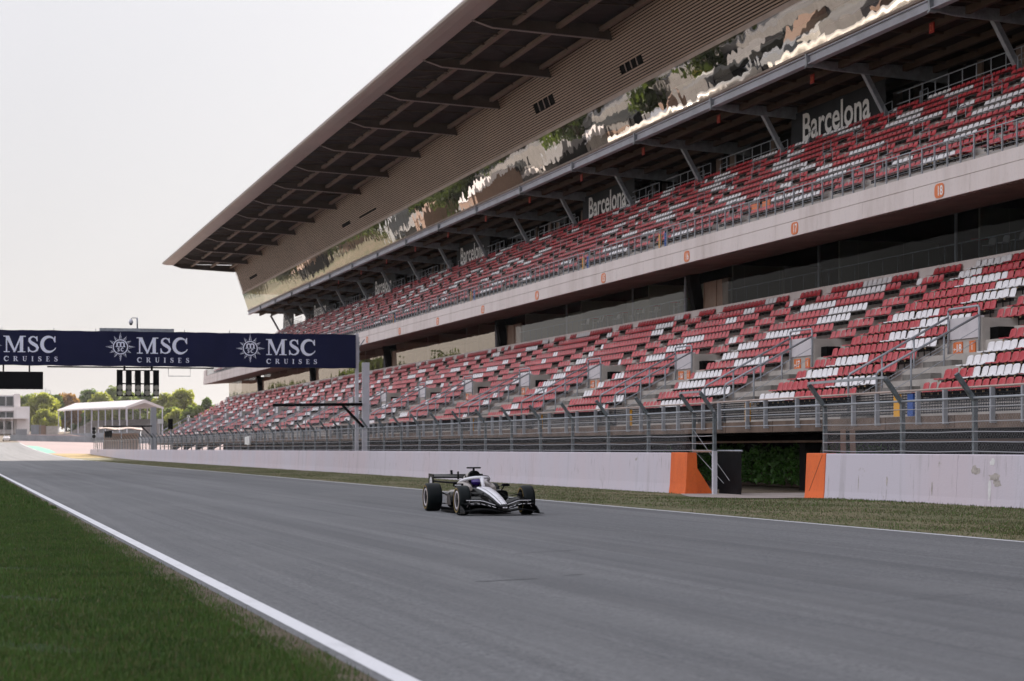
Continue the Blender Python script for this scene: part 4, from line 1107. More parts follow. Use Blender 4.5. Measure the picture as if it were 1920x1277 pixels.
m = MB(); m.tube([(11.68, GY + .5, 9.3), (11.66, GY + .5, 10.0)], .05, 8); m.tube([(11.66, GY + .5, 9.97), (11.35, GY + .5, 9.98), (11.27, GY + .5, 9.9)], .03, 6); m.build('pole', 'galv', CC)
m = MB(); m.lathe([(.001, .12), (.08, .1), (.13, .0), (.14, -.13), (.12, -.16), (.001, -.16)], (11.27, GY + .5, 9.78), 'z', 16); m.build('housing', 'whitemetal', CC)
m = MB(); m.lathe([(.10, .0), (.09, -.08), (.001, -.12)], (11.27, GY + .5, 9.615), 'z', 14); m.build('dome', 'blackbox', CC)
def boom(x1, Y, z, name_label, L_):
    b = empty('boom_arm', (x1, Y, 0), name_label, 'boom')
    m = MB(); m.tube([(x1, Y - .2, z + .08), (x1 - L_, Y - .2, z)], .10, 8); m.build('arm', 'blackbox', b)
    m = MB(); m.bar((x1 - 1.3, Y - .2, z), (x1 + .1, Y - .2, z - 1.45), .16, .16); m.build('brace', 'blackbox', b)
    return b
boom(26.2, GY, 4.42, 'black horizontal boom arm reaching left from the gantry post', 5.9)
pp = empty('signal_post', (25.9, 286, 0), 'pale square post standing behind the far end of the white wall', 'post')
m = MB(); m.box(25.85, 26.6, 285.8, 286.2, 0, 7.1); m.build('post', 'greymetal', pp)
boom(26.0, 286, 4.5, 'far black boom arm at the end of the long fence', 6.4)
tl = empty('traffic_light', (25.55, 256, 0), 'tall black traffic light on a thin grey pole above the fence', 'traffic light')
m = MB(); m.tube([(25.55, 256, 1.4), (25.55, 256, 4)], .10, 8); m.build('pole', 'galv', tl)
m = MB(); m.box(25.2, 25.75, 255.8, 256.2, 3.9, 5.15)
for z in (4.1, 4.5, 4.9): m.lathe([(.001, -.26), (.15, -.26), (.17, -.4), (.18, -.2)], (25.47, 256, z), 'y', 14)
m.build('signal_head', 'blackbox', tl)
sg = empty('warning_sign', (25.1, 185, 2.0), 'small white warning sign on the debris fence left of the gantry post', 'sign')
m = MB(); m.box(25.05, 25.1, 184.0, 186.8, 1.95, 2.62); m.box(25.02, 25.36, 184.98, 185.0, 1.9, 2.7); m.build('board', 'letter', sg)
m = MB(); m.box(25.0, 25.36, 184.97, 184.979, 1.93, 2.68); m.build('face', 'letter', sg)
m = MB(); m.box(25.14, 25.22, 184.955, 184.965, 2.25, 2.58); m.box(25.14, 25.22, 184.955, 184.965, 2.08, 2.17); m.build('mark', 'blackbox', sg)
sg = empty('notice_sign', (27.0, 286, 5.2), 'blank white notice board by the far pale post', 'sign')
m = MB(); m.box(26.75, 27.5, 285.7, 285.76, 4.9, 5.5); m.build('board', 'letter', sg)
m = MB(); m.tube([(27.1, 285.8, 0), (27.1, 285.8, 5.4)], .04, 6); m.build('pole', 'galv', sg)
# marshal shelter at the far end of the fence
ms = empty('marshal_shelter', (27, 372, 0), 'sunlit tan marshal shelter with drooping fabric at the far fence end', 'shelter')
m = MB(); rr = []
for i in range(9):
    x = 24.6 + i * .9; sag = .16 * sin(i * 1.4)
    rr.append([(x, 366, 4.9 + sag), (x, 369, 5.2 + sag * .5), (x, 372, 4.9 + sag)])
m.loft(rr, caps=False, closed=False); m.build('canopy', 'trim', ms)
for x in (25.2, 28.2, 31.4):
    m = MB(); m.tube([(x, 366.2, 0), (x, 366.2, 4.9)], .07, 6); m.build('pole', 'galv', ms)
m = MB(); m.box(25.6, 31.5, 371, 371.1, .5, 4.2); m.build('back_screen', 'trim', ms)
lp = empty('light_panel', (25.3, 360, 3), 'square black light panel hanging at the fence end', 'light panel')
m = MB(); m.box(25.0, 26.2, 360, 360.2, 3.4, 4.5); m.build('panel', 'blackbox', lp); m = MB(); m.tube([(25.6, 360.1, 4.5), (27.2, 360.1, 4.75)], .06, 6); m.build('arm', 'blackbox', lp)
lp = empty('signal_lamp', (24.2, 375, 3), 'stack of round signal lamps on a thin pole at the wall end', 'signal lamp')
m = MB(); m.tube([(24.9, 375, 1), (24.5, 375, 3.2), (24.4, 375, 5)], .04, 6); m.build('pole', 'galv', lp)
m = MB()
for z in (3.7, 4.4, 5.0): m.lathe([(.001, -.2), (.3, -.2), (.33, .0), (.3, .2), (.001, .2)], (24.2, 375, z), 'y', 14)
m.build('lamp', 'blackbox', lp)

# ------------------------------------------------------------------ racing car (nose towards the camera, -Y)
CX, CY = 12.75, 50.0
M['carblack'] = mat('gloss_black', (0.0025, 0.0028, 0.0035), .25, 0, spec=.07)
M['carcarbon'] = mat('carbon', (0.004, 0.0043, 0.005), .5, spec=.03)
M['carwhite'] = mat('car_white', (0.74, 0.72, 0.76), .3)
M['carchamp'] = mat('car_champagne', (0.30, 0.265, 0.25), .3, .2)
M['cargrey'] = mat('car_grey', (0.25, 0.25, 0.27), .4)
M['tyre'] = mat('tyre_rubber', (0.004, 0.0065, 0.0075), .5, var=.3, scale=4, spec=.15)
M['tyreband'] = mat('tyre_band', (0.26, 0.17, 0.04), .6)
M['rim'] = mat('wheel_rim', (0.55, 0.50, 0.52), .4, .2)
M['purple'] = mat('helmet_purple', (0.045, 0.02, 0.20), .25)
M['visor'] = mat('visor', (0.25, 0.2, 0.5), .08)
M['suit'] = mat('racing_suit', (0.03, 0.03, 0.04), .8)
M['skin'] = mat('skin', (0.5, 0.3, 0.22), .5)
CAR = empty('racing_car', (CX, CY, 0), 'black and white open wheel racing car with halo and wide front wing', 'racing car')
def C_(x, y, z): return (CX + x, CY + y, z)
def sect(y, hw, zb, zt, n=16, p=2.6, x0=0):
    out = []
    for j in range(n):
        a = 2 * pi * j / n; ca, sa = cos(a), sin(a)
        out.append(C_(x0 + hw * math.copysign(abs(ca) ** (2 / p), ca), y, (zb + zt) / 2 + (zt - zb) / 2 * math.copysign(abs(sa) ** (2 / p), sa)))
    return out
# wheels
def wheel(x, y, R, W, out):
    m = MB(); h = W / 2
    prof = [(R * .62, -h * .86), (R * .70, -h * .98), (R * .86, -h), (R * .955, -h * .9), (R * .99, -h * .7), (R, -h * .35), (R, h * .35), (R * .99, h * .7), (R * .955, h * .9), (R * .86, h), (R * .70, h * .98), (R * .62, h * .86)]
    m.lathe(prof, C_(x, y, R), 'x', 48); t = m.build('wheel', 'tyre', CAR)
    m = MB()
    for s in (-1, 1): m.lathe([(R * .76, s * (h * 1.0 + .002)), (R * .84, s * (h + .003))], C_(x, y, R), 'x', 48)
    b = m.build('tyre_band', 'tyreband', t)
    m = MB(); s = out
    m.lathe([(R * .64, s * h * .84), (R * .635, s * h * .95), (R * .56, s * h * .97), (R * .50, s * h * .90)], C_(x, y, R), 'x', 40); m.build('rim', 'rim', t)
    m = MB(); m.lathe([(R * .52, s * h * .88), (R * .2, s * h * .80), (R * .12, s * h * .9), (.001, s * h * .92)], C_(x, y, R), 'x', 30)
    m.lathe([(R * .63, -s * h * .8), (.001, -s * h * .7)], C_(x, y, R), 'x', 30); m.build('hub_cover', 'carblack', t)
for s in (-1, 1):
    wheel(s * .80, 0, .355, .29, s); wheel(s * .765, 3.42, .358, .385, s)
# floor
m = MB()
outl = [(-.30, .35), (-.62, .75), (-.74, 1.2), (-.76, 2.4), (-.70, 2.75), (-.50, 3.1), (-.45, 3.9), (.45, 3.9), (.50, 3.1), (.70, 2.75), (.76, 2.4), (.74, 1.2), (.62, .75), (.30, .35)]
m.loft([[C_(x, y, .035) for x, y in outl], [C_(x, y, .075) for x, y in outl]], smooth=False)
for s in (-1, 1):
    m.loft([[C_(s * (.70 + .05 * t), .8 + dy, .075 + .07 * t + (.06 if dy < .3 else 0)) for t in (0, .5, 1)] for dy in (0, .25, .6, 1.1, 1.6, 1.9)], closed=False, caps=False)
m.build('floor', 'carcarbon', CAR)
# monocoque and nose
secs = [(-1.02, .085, .17, .235), (-.97, .115, .155, .27), (-.75, .13, .165, .325), (-.4, .15, .19, .42), (0, .175, .21, .505), (.4, .205, .20, .575), (.8, .25, .17, .625), (1.15, .31, .12, .655), (1.5, .35, .08, .665), (2.0, .37, .07, .68)]
m = MB(); m.loft([sect(*s) for s in secs]); m.build('monocoque', 'carblack', CAR)
# white top of the nose with a black pinstripe and grey panel lines
m = MB()
rows = [(-.985, .085, .262), (-.75, .095, .334), (-.4, .108, .429), (0, .120, .513), (.4, .132, .582), (.8, .145, .632), (1.1, .16, .660)]
rr = [[C_(x * hw, y, z - .012 * x * x * 1.0 - (.05 if abs(x) == 1.12 else 0)) for x in (-1.12, -1, -.5, 0, .5, 1, 1.12)] for y, hw, z in rows]
m.loft(rr, closed=False, caps=False); nt_ = m.build('nose_cover', 'carwhite', CAR)
m = MB(); rr = [[C_(-hw * .80 + dx, y, z + .004) for dx in (0, .022)] for y, hw, z in rows]; m.loft(rr, closed=False, caps=False)
for i in range(4):
    y = -.8 + i * .14; z = np.interp(y, [r_[0] for r_ in rows], [r_[2] for r_ in rows]); hw = np.interp(y, [r_[0] for r_ in rows], [r_[1] for r_ in rows])
    m.quad(C_(-hw * .5, y, z + .004), C_(hw * .7, y, z + .004), C_(hw * .7, y + .012, z + .007), C_(-hw * .5, y + .012, z + .007))
m.build('pinstripe', 'cargrey', nt_)
m = MB(); m.box(CX - .055, CX - .008, CY - 1.037, CY - 1.028, .185, .215); m.box(CX + .008, CX + .055, CY - 1.037, CY - 1.028, .185, .215); m.build('nose_mark', 'carwhite', CAR)
m = MB()
for s in (-1, 1):
    m.loft([sect(y, hw, zb, zt, 14, 2.4, s * .30) for (y, hw, zb, zt) in ((1.15, .04, .56, .665), (1.4, .075, .5, .73), (1.85, .10, .5, .79), (2.25, .12, .5, .78))])
m.build('cockpit_side', 'carchamp', CAR)
# engine cover and roll hoop
m = MB(); m.loft([sect(y, hw, zb, zt, 16, p) for (y, hw, zb, zt, p) in ((2.08, .15, .62, 1.02, 2.2), (2.2, .165, .55, 1.045, 2.2), (2.45, .17, .4, 1.02, 2.2), (2.8, .17, .3, .93, 2.2), (3.2, .13, .25, .76, 2.2), (3.7, .08, .25, .55, 2.2), (4.0, .05, .28, .42, 2.2))]); ec = m.build('engine_cover', 'carchamp', CAR)
m = MB(); m.loft([sect(y, hw, zb, zt, 16, 2.2) for (y, hw, zb, zt) in ((1.98, .145, .74, 1.035), (2.02, .16, .72, 1.05), (2.1, .168, .70, 1.052))]); m.build('air_intake', 'carblack', CAR)
m = MB(); m.loft([sect(y, .02, 1.03, 1.10, 8) for y in (2.06, 2.16)]); m.loft([[C_(x, 2.10 + .05 * cos(a), 1.115 + .02 * sin(a)) for a in np.linspace(0, 2 * pi, 10)[:-1]] for x in (-.175, -.16, .16, .175)]); m.build('camera_bar', 'carblack', CAR)
# dark decal swirls on the engine cover side
m = MB()
for s in (-1, 1):
    for (y, z, l, a) in ((2.28, .90, .16, .5), (2.4, .80, .2, .3), (2.55, .72, .18, .6), (2.62, .86, .16, .2)):
        m.bar(C_(s * .172, y - l / 2 * cos(a), z - l / 2 * sin(a)), C_(s * .168, y + l / 2 * cos(a), z + l / 2 * sin(a)), .015, .045)
m.build('decal', 'carblack', ec)
# halo
m = MB()
m.tube([C_(0, 1.08, .63), C_(0, 1.16, .75), C_(0, 1.24, .85)], [.05, .045, .06], 10)
hp_ = []
for i in range(17):
    a = -pi / 2 + pi * (i / 16 - .5) * 1.0
    t = (i / 16 - .5) * 2
    hp_.append(C_(.34 * sin(t * pi / 2) if abs(t) < 1 else .34 * t, 1.24 + .95 * (1 - cos(t * pi / 2)), .885 - .13 * abs(t) ** 2.2))
m.tube(hp_, .040, 10); m.build('halo', 'carwhite', CAR)
m = MB(); m.tube([C_(p_[0] - CX, p_[1] - CY, p_[2] + .045) for p_ in hp_[3:14]], .012, 6); m.build('halo_fairing', 'carblack', CAR)
# sidepods
for s in (-1, 1):
    m = MB(); m.loft([sect(y, hw, zb, zt, 18, 3.2, s * xc) for (y, xc, hw, zb, zt) in ((1.28, .50, .17, .36, .545), (1.34, .51, .19, .30, .565), (1.7, .50, .20, .20, .575), (2.2, .47, .20, .12, .56), (2.7, .36, .19, .10, .48), (3.2, .22, .15, .10, .36), (3.6, .16, .1, .12, .28))]); sp = m.build('sidepod', 'carblack', CAR)
    m = MB(); m.loft([[C_(s * (x0 + dx), y, z) for dx, z in ((0, zt + .005), (.10, zt + .003), (.17, zt - .03), (.195, zt - .09))] for (y, x0, zt) in ((1.33, .49, .565), (1.7, .49, .577), (2.2, .46, .562), (2.6, .37, .50), (3.0, .26, .42))], closed=False, caps=False); m.build('sidepod_top', 'carchamp', sp)
    m = MB()
    for q in range(7):
        y0 = 1.62 + q * .085; m.quad(C_(s * .706, y0, .20), C_(s * .706, y0 + .028, .20), C_(s * .706, y0 + .20, .46), C_(s * .706, y0 + .172, .46))
    m.build('sidepod_stripe', 'carchamp', sp)
    m = MB(); m.loft([sect(1.272, .145, .39, .525, 14, 3.2, s * .50), sect(1.262, .14, .395, .52, 14, 3.2, s * .5)]); m.build('inlet', 'black', sp)
    # mirror
    m = MB(); m.loft([sect(y, .10, .66, .735, 10, 3, s * .60) for y in (1.18, 1.22, 1.27)]); mr = m.build('mirror', 'carblack', CAR)
    m = MB(); m.bar(C_(s * .30, 1.22, .63), C_(s * .55, 1.22, .69), .05, .015); m.bar(C_(s * .56, 1.24, .66), C_(s * .53, 1.4, .55), .03, .012); m.build('mirror_stalk', 'carblack', mr)
m = MB(); m.box(CX - .78, CX - .52, CY + 1.04, CY + 1.06, .665, .74); m.build('mirror_fin', 'carblack', CAR)
m = MB(); m.box(CX - .74, CX - .58, CY + 1.03, CY + 1.038, .69, .712); m.build('decal', 'carwhite', CAR)
# front wing
def wing_el(y0, ch, z_of, x0, x1, tilt, n=16, th=.018):
    mb = MB(); rr = []
    for i in range(n + 1):
        x = x0 + (x1 - x0) * i / n; z = z_of(abs(x)); c = ch(abs(x)); sweep = .25 * (abs(x) / .9) ** 1.5
        rr.append([C_(x, y0 + sweep, z), C_(x, y0 + sweep + c * .3, z + th + tilt * c * .2), C_(x, y0 + sweep + c, z + tilt * c), C_(x, y0 + sweep + c * .4, z - th * .4 + tilt * c * .25)])
    mb.loft(rr); return mb
zf = lambda x: .085 + .05 * sin(min(1, x / .9) * pi) ** 2
wing_el(-1.0, lambda x: .30, zf, -.90, .90, .14).build('front_wing_plane', 'carcarbon', CAR)
for s in (-1, 1):
    wing_el(-.80, lambda x: .24, lambda x: .15 + .10 * min(1, max(0, (x - .1) / .4)), s * .10, s * .86, .35).build('front_wing_flap', 'carblack', CAR)
    wing_el(-.62, lambda x: .20, lambda x: .225 + .12 * min(1, max(0, (x - .1) / .35)), s * .12, s * .84, .5).build('front_wing_flap', 'carblack', CAR)
    m = MB()
    for q in range(5):
        x = .16 + q * .125
        m.bar(C_(s * x, -.80 + .25 * (x / .9) ** 1.5 - .004, .178 + .10 * min(1, max(0, (x - .1) / .4))), C_(s * (x + (.05 if q % 2 else .085)), -.79 + .25 * (x / .9) ** 1.5, .185 + .10 * min(1, max(0, (x - .02) / .4))), .012, .012)
    x = .45; m.tube([C_(s * xx, -.62 + .25 * (xx / .9) ** 1.5 - .01, .235 + .12 * min(1, max(0, (xx - .1) / .35))) for xx in (.12, .2, .3, .4, .5, .65, .8)], .009, 5)
    m.build('front_wing_glint', 'carwhite', CAR)  # white dashes and line painted as glints on the flaps
    m = MB(); m.loft([[C_(s * .905, -.80, .05), C_(s * .905, -.3, .05), C_(s * .915, -.3, .24), C_(s * .91, -.5, .22), C_(s * .905, -.75, .12)], [C_(s * .925, -.80, .05), C_(s * .925, -.3, .05), C_(s * .935, -.3, .24), C_(s * .93, -.5, .22), C_(s * .925, -.75, .12)]], smooth=False)
    m.box(CX + s * .96 - .06, CX + s * .96 + .06, CY - .8, CY - .2, .045, .06); m.build('front_endplate', 'carblack', CAR)
    # suspension
    m = MB()
    for a, b in (((.20, -.05, .42), (.66, -.05, .50)), ((.24, .55, .48), (.66, .02, .50)), ((.18, -.15, .24), (.66, -.04, .20)), ((.24, .50, .24), (.66, .04, .20)), ((.22, .2, .52), (.64, .0, .22)), ((.2, -.2, .40), (.66, -.16, .42))):
        m.bar(C_(s * a[0], a[1], a[2]), C_(s * b[0], b[1], b[2]), .06, .016)
    for a, b in (((.12, 3.2, .30), (.58, 3.42, .50)), ((.12, 3.7, .30), (.58, 3.42, .50)), ((.12, 3.1, .16), (.58, 3.42, .2)), ((.12, 3.75, .18), (.58, 3.42, .2))):
        m.bar(C_(s * a[0], a[1], a[2]), C_(s * b[0], b[1], b[2]), .06, .02)
    m.build('suspension_arm', 'carcarbon', CAR)
    m = MB(); m.lathe([(.001, s * -.03), (.17, s * -.03), (.19, 0), (.19, s * .08)], C_(s * .64, 0, .355), 'x', 20); m.bar(C_(s * .645, -.16, .3), C_(s * .645, -.2, .5), .05, .03); m.build('brake_duct', 'carcarbon', CAR)
    m = MB(); m.bar(C_(s * .70, -.42, .36), C_(s * .80, -.50, .20), .012, .012); m.bar(C_(s * .70, -.42, .36), C_(s * .66, -.36, .30), .012, .012); m.build('wing_fin', 'rim', CAR)
# rear wing
m = MB()
m.loft([[C_(x, 4.0, .83), C_(x, 4.06, .865), C_(x, 4.30, .935), C_(x, 4.10, .845)] for x in (-.64, 0, .64)]); m.build('rear_wing_flap', 'carblack', CAR)
m = MB(); m.loft([[C_(x, 3.86, .74 - .05 * (1 - (x / .64) ** 2)), C_(x, 3.92, .775 - .05 * (1 - (x / .64) ** 2)), C_(x, 4.1, .79 - .05 * (1 - (x / .64) ** 2)), C_(x, 3.95, .745 - .05 * (1 - (x / .64) ** 2))] for x in np.linspace(-.64, .64, 9)]); m.build('rear_wing_plane', 'carblack', CAR)
for s in (-1, 1):
    m = MB(); pr = [(3.82, .52), (3.80, .94), (4.34, .95), (4.36, .62), (4.2, .5)]
    m.loft([[C_(s * .645, y, z) for y, z in pr], [C_(s * .665, y, z) for y, z in pr]], smooth=False); ep = m.build('rear_endplate', 'carblack', CAR)
    m = MB(); m.lathe([(.05, s * .0), (.11, s * .0), (.13, s * .001)], C_(s * .667, 4.05, .74), 'x', 20); m.lathe([(.001, s * .001), (.028, s * .001)], C_(s * .667, 4.05, .74), 'x', 14); m.build('roundel', 'carwhite', ep)
m = MB(); m.bar(C_(0, 3.75, .35), C_(-.02, 3.95, .72), .09, .03); m.bar(C_(-.1, 4.1, .93), C_(-.1, 4.14, 1.03), .06, .03); m.bar(C_(.05, 4.0, .80), C_(.05, 4.02, 1.0), .03, .1); m.build('wing_pillar', 'carblack', CAR)
m = MB(); m.loft([sect(y, .1, .2, .36, 10) for y in (3.8, 4.15)]); m.build('crash_structure', 'carcarbon', CAR)
# driver
PE = empty('person', (CX, CY + 1.9, .1), 'driver in dark racing suit and purple helmet sitting low in the car', 'person')
me = bpy.data.meshes.new('body'); vt = []; ed = []; rad = []
def jv(x, y, z, r, par=None):
    vt.append((CX + x, CY + y, z)); rad.append(r)
    if par is not None: ed.append((par, len(vt) - 1))
    return len(vt) - 1
pel = jv(0, 2.0, .22, .14); ab = jv(0, 2.02, .36, .135, pel); ch = jv(0, 1.98, .50, .15, ab); nk = jv(0, 1.92, .62, .065, ch); hd = jv(0, 1.88, .70, .075, nk); hd2 = jv(0, 1.87, .79, .085, hd)
for s in (-1, 1):
    a = jv(s * .16, 1.96, .55, .075, ch); b = jv(s * .22, 1.75, .44, .052, a); c = jv(s * .15, 1.52, .53, .04, b); d = jv(s * .135, 1.46, .56, .035, c)
    for q in range(4):
        f = jv(s * (.15 - .012 * q), 1.40, .585 - .022 * q, .0095, d); f2 = jv(s * (.11 - .008 * q), 1.385 + .004 * q, .59 - .022 * q, .0085, f); jv(s * (.085), 1.41, .588 - .022 * q, .0075, f2)
    t1 = jv(s * .10, 1.44, .60, .011, d); jv(s * .08, 1.42, .615, .009, t1)
    h_ = jv(s * .10, 1.92, .20, .09, pel); k_ = jv(s * .12, 1.42, .40, .065, h_); an = jv(s * .09, .95, .30, .045, k_); jv(s * .09, .86, .38, .04, an)
me.from_pydata(vt, ed, []); me.update(); me.materials.append(M['suit'])
bo = bpy.data.objects.new('body', me); COL.objects.link(bo)
sk = bo.modifiers.new('skin', 'SKIN'); lay = me.skin_vertices[0] if me.skin_vertices else None
if lay is None:
    bpy.context.view_layer.objects.active = bo
    lay = me.skin_vertices[0] if me.skin_vertices else None
if lay:
    for i, r_ in enumerate(rad): lay.data[i].radius = (r_, r_); lay.data[i].use_root = (i == 0)
sb = bo.modifiers.new('sub', 'SUBSURF'); sb.levels = 1; sb.render_levels = 2
bo.parent = PE; bo.matrix_parent_inverse = WM[PE.name].inverted(); WM[bo.name] = Matrix.Identity(4)
m = MB(); rr = []
for i in range(11):
    t = i / 10; z = .66 + .27 * t; r_ = .135 * sqrt(max(.002, 1 - (2 * t - .92) ** 2 * .92)) if t < 1 else .02
    rr.append([C_(r_ * .93 * cos(a), 1.86 + r_ * 1.08 * sin(a), z) for a in np.linspace(0, 2 * pi, 19)[:-1]])
m.loft(rr); hm = m.build('helmet', 'purple', PE)
m = MB(); m.loft([[C_(.129 * cos(a), 1.86 + .152 * sin(a), z) for a in np.linspace(-2.6, -.55, 11)] for z in (.765, .80, .835)], closed=False, caps=False); m.build('visor', 'visor', hm)
m = MB(); m.tube([C_(.14 * cos(a), 1.42 + .03 * sin(a), .56 + .10 * sin(a)) for a in np.linspace(0, 2 * pi, 17)], .014, 6, caps=False); m.box(CX - .1, CX + .1, CY + 1.405, CY + 1.425, .52, .6); m.build('steering_wheel', 'carcarbon', CAR)
# ------------------------------------------------------------------ trees
def tree_mesh(seed, H, R, n, leaf, clumps=34, base=.22, shape=1.0):
    rr = random.Random(seed)
    t = MB(); t.tube([(0, 0, -1), (rr.uniform(-.2, .2), 0, H * .3), (rr.uniform(-.4, .4), rr.uniform(-.3, .3), H * .75)], [H * .028, H * .02, H * .006], 7)
    c = MB(); cl = []
    for i in range(clumps):
        z = H * (base + (1 - base) * rr.random() ** .8); f = sin(pi * min(1, max(.05, (z / H - base + .08) / (1.08 - base))) ** shape) ** .6
        a = rr.uniform(0, 2 * pi); q = R * f * rr.random() ** .5
        cl.append((q * cos(a), q * sin(a), min(z, H * .93), R * rr.uniform(.28, .46)))
        if i % 2 == 0: t.tube([(0, 0, H * rr.uniform(.2, .5)), (q * cos(a) * .8, q * sin(a) * .8, z * .95)], [H * .010, H * .003], 5)
    for i in range(n):
        x, y, z, r = cl[rr.randrange(clumps)]
        d = Vector((rr.gauss(0, 1), rr.gauss(0, 1), rr.gauss(0, .8))); d = d.normalized() * r * rr.random() ** .45
        p = Vector((x, y, z)) + d
        a = Vector((rr.gauss(0, 1), rr.gauss(0, 1), rr.gauss(0, 1))).normalized(); b = a.cross(Vector((rr.gauss(0, 1), rr.gauss(0, 1), rr.gauss(0, 1)))).normalized()
        s = leaf * rr.uniform(.6, 1.4)
        c.add([p - a * s, p + b * s * .6, p + a * s, p - b * s * .6], [(0, 1, 2, 3)])
    return t, c
def tree(name, x, y, H, R, leafm, label, seed, n=5200, leaf=.5, group=None, **kw):
    z = ground_h(y) - .1
    e = empty(name, (x, y, z), label, 'tree', group)
    t, c = tree_mesh(seed, H, R, n, leaf, **kw)
    for mb, nm, mm in ((t, 'trunk', 'bark'), (c, 'crown', leafm)):
        o = mb.build(nm, mm, e); o.matrix_parent_inverse = Matrix.Identity(4)
    return e
TG = 'trees beyond the end of the straight'
def far_tree(px, ytop, wpx, Y, leafm, label, seed, **kw):
    x = hx(px, Y); t = x * sin(YAW) + Y * cos(YAW)
    H = (841 - ytop) / F * t + CAMZ - ground_h(Y); R = wpx / 2 / F * t
    tree('tree', x, Y, H, R, leafm, label, seed, group=TG, **kw)
far_tree(52, 742, 49, 735, 'leafb', 'green tree right behind the white building, left of the big one', 1)
far_tree(80, 741, 61, 720, 'leafy', 'big yellow green tree between the white building and the white tent', 2, n=7500)
far_tree(84, 772, 46, 690, 'leafy', 'low bright tree in front of the big yellow green one', 22, base=.05)
far_tree(104, 741, 32, 760, 'leafd', 'narrow dark green tree left of the russet one', 3)
far_tree(125, 739, 49, 765, 'leafr', 'russet brown tree at the left end of the white tent', 4)
far_tree(168, 732, 54, 790, 'leafd', 'dark open topped tree behind the left half of the tent roof', 5, n=3600)
far_tree(190, 738, 49, 770, 'leafy', 'yellow green tree behind the middle of the tent roof', 6)
far_tree(212, 728, 49, 790, 'leafb', 'tallest tree behind the tent, just left of the start lights', 7)
far_tree(243, 736, 54, 780, 'leafb', 'green tree hidden below the start lights', 8)
far_tree(270, 738, 49, 790, 'leafd', 'dark green tree behind the tent gable', 9)
far_tree(312, 742, 56, 720, 'leafy', 'bright yellow tree right of the tent gable', 10, n=6500)
far_tree(342, 735, 61, 690, 'leafy', 'tallest bright yellow tree right of the tent', 11, n=7500)
far_tree(318, 770, 54, 660, 'leafb', 'low green tree under the bright trees right of the tent', 12, base=.05)
far_tree(365, 762, 49, 640, 'leafb', 'small green tree nearest to the left end of the grandstand', 13, base=.05)
far_tree(389, 747, 27, 640, 'leafd', 'pointed dark tree beside the seats at the stand end', 14)
far_tree(400, 768, 37, 620, 'leafb', 'low bushy tree behind the upper rows at the stand end', 15, base=.05)

far_tree(150, 758, 56, 800, 'leafd', 'dark tree showing between the tent posts at left', 16, base=.03)
far_tree(215, 762, 70, 800, 'leafb', 'green tree showing between the tent posts in the middle', 17, base=.03)
far_tree(66, 765, 40, 760, 'leafd', 'dark tree low behind the white building annex', 18, base=.03)
far_tree(300, 765, 56, 760, 'leafb', 'green tree at the right foot of the tent', 19, base=.03)
far_tree(338, 772, 52, 650, 'leafy', 'low yellow tree in front of the tallest bright tree', 20, base=.03)
# ------------------------------------------------------------------ far buildings
def pz(py, Y, px=100): return CAMZ + (841 - py) / F * (hx(px, Y) * sin(YAW) + Y * cos(YAW))
B = empty('white_building', (hx(15, 645), 650, ground_h(645)), 'white flat roofed building with dark windows at the left edge', 'building')
Y0 = 645; gz = ground_h(645) - 1
zt = pz(741, Y0, 15)
def bx(name, p0, p1, y0, y1, za, zb, mm, dy=0, par=B):
    m = MB(); m.box(hx(p0, Y0), hx(p1, Y0), Y0 + y0, Y0 + y1, za, zb); return m.build(name, mm, par)
bx('wall', -60, 38, 0, 22, gz, zt, 'bldwhite')
bx('annex', 31, 55, -3, 16, gz, pz(763, Y0), 'bldwhite')
bx('tower', 26, 37.5, -1.5, 8, gz, zt + .35, 'bldwhite')
for (a, b) in ((760 - 18, 762), (771, 784), (789, 806)):
    for p0, p1 in ((-60, -21), (-19, 10.3), (11.5, 25)):
        f = bx('window', p0, p1, -.25, -.02, pz(b, Y0), pz(a + 1.5, Y0), 'greymetal')
        m = MB(); m.box(hx(p0 + .7, Y0), hx(p1 - .7, Y0), Y0 - .3, Y0 - .26, pz(b - .8, Y0), pz(a + 2.3, Y0)); m.build('pane', 'window', f)
bx('balcony_band', -60, 26, -1.2, -.3, pz(771, Y0), pz(764, Y0), 'bldwhite')
bx('canopy', -60, 50, -5, -.1, pz(786, Y0), pz(784, Y0), 'bldwhite')
for p0 in (6, 21): bx('column', p0, p0 + 1.6, -4.6, -4.2, gz, pz(786, Y0), 'bldwhite')
# tent grandstand: gable towards the right, axis running away to the left
T = empty('tent_stand', (hx(238, 600), 600, ground_h(600)), 'white roofed tent grandstand with grey bleachers beyond the track end', 'tent')
A = Vector((hx(238, 600), 600, 0)); Bv = Vector((hx(110, 652), 652, 0)); U = (Bv - A).normalized(); L_ = (Bv - A).length
W_ = Vector((-U.y, U.x, 0));  W_ = -W_ if W_.x < 0 else W_
wd = 10.5; gt = ground_h(610) - .3
eave = 1.6 + 79 / F * 595; apex = 1.6 + 91 / F * 600
def tp(a, b, z): return tuple(A + U * a + W_ * b + Vector((0, 0, z)))
m = MB()
for s in (0, 1):
    for q in range(10):
        a0, a1 = L_ * q / 10, L_ * (q + 1) / 10
        n0 = [(a0, -.4 if s == 0 else wd + .4), (a1, -.4 if s == 0 else wd + .4)]
        r_ = [tp(n0[0][0], n0[0][1], eave - .15), tp(n0[1][0], n0[1][1], eave - .15), tp(a1, wd / 2, apex), tp(a0, wd / 2, apex)]
        m.quad(*r_); m.quad(*[(x, y, z - .15) for x, y, z in r_][::-1])
m.quad(tp(-.1, -.4, eave - .15), tp(-.1, -.4, eave - .55), tp(L_, -.4, eave - .55), tp(L_, -.4, eave - .15))
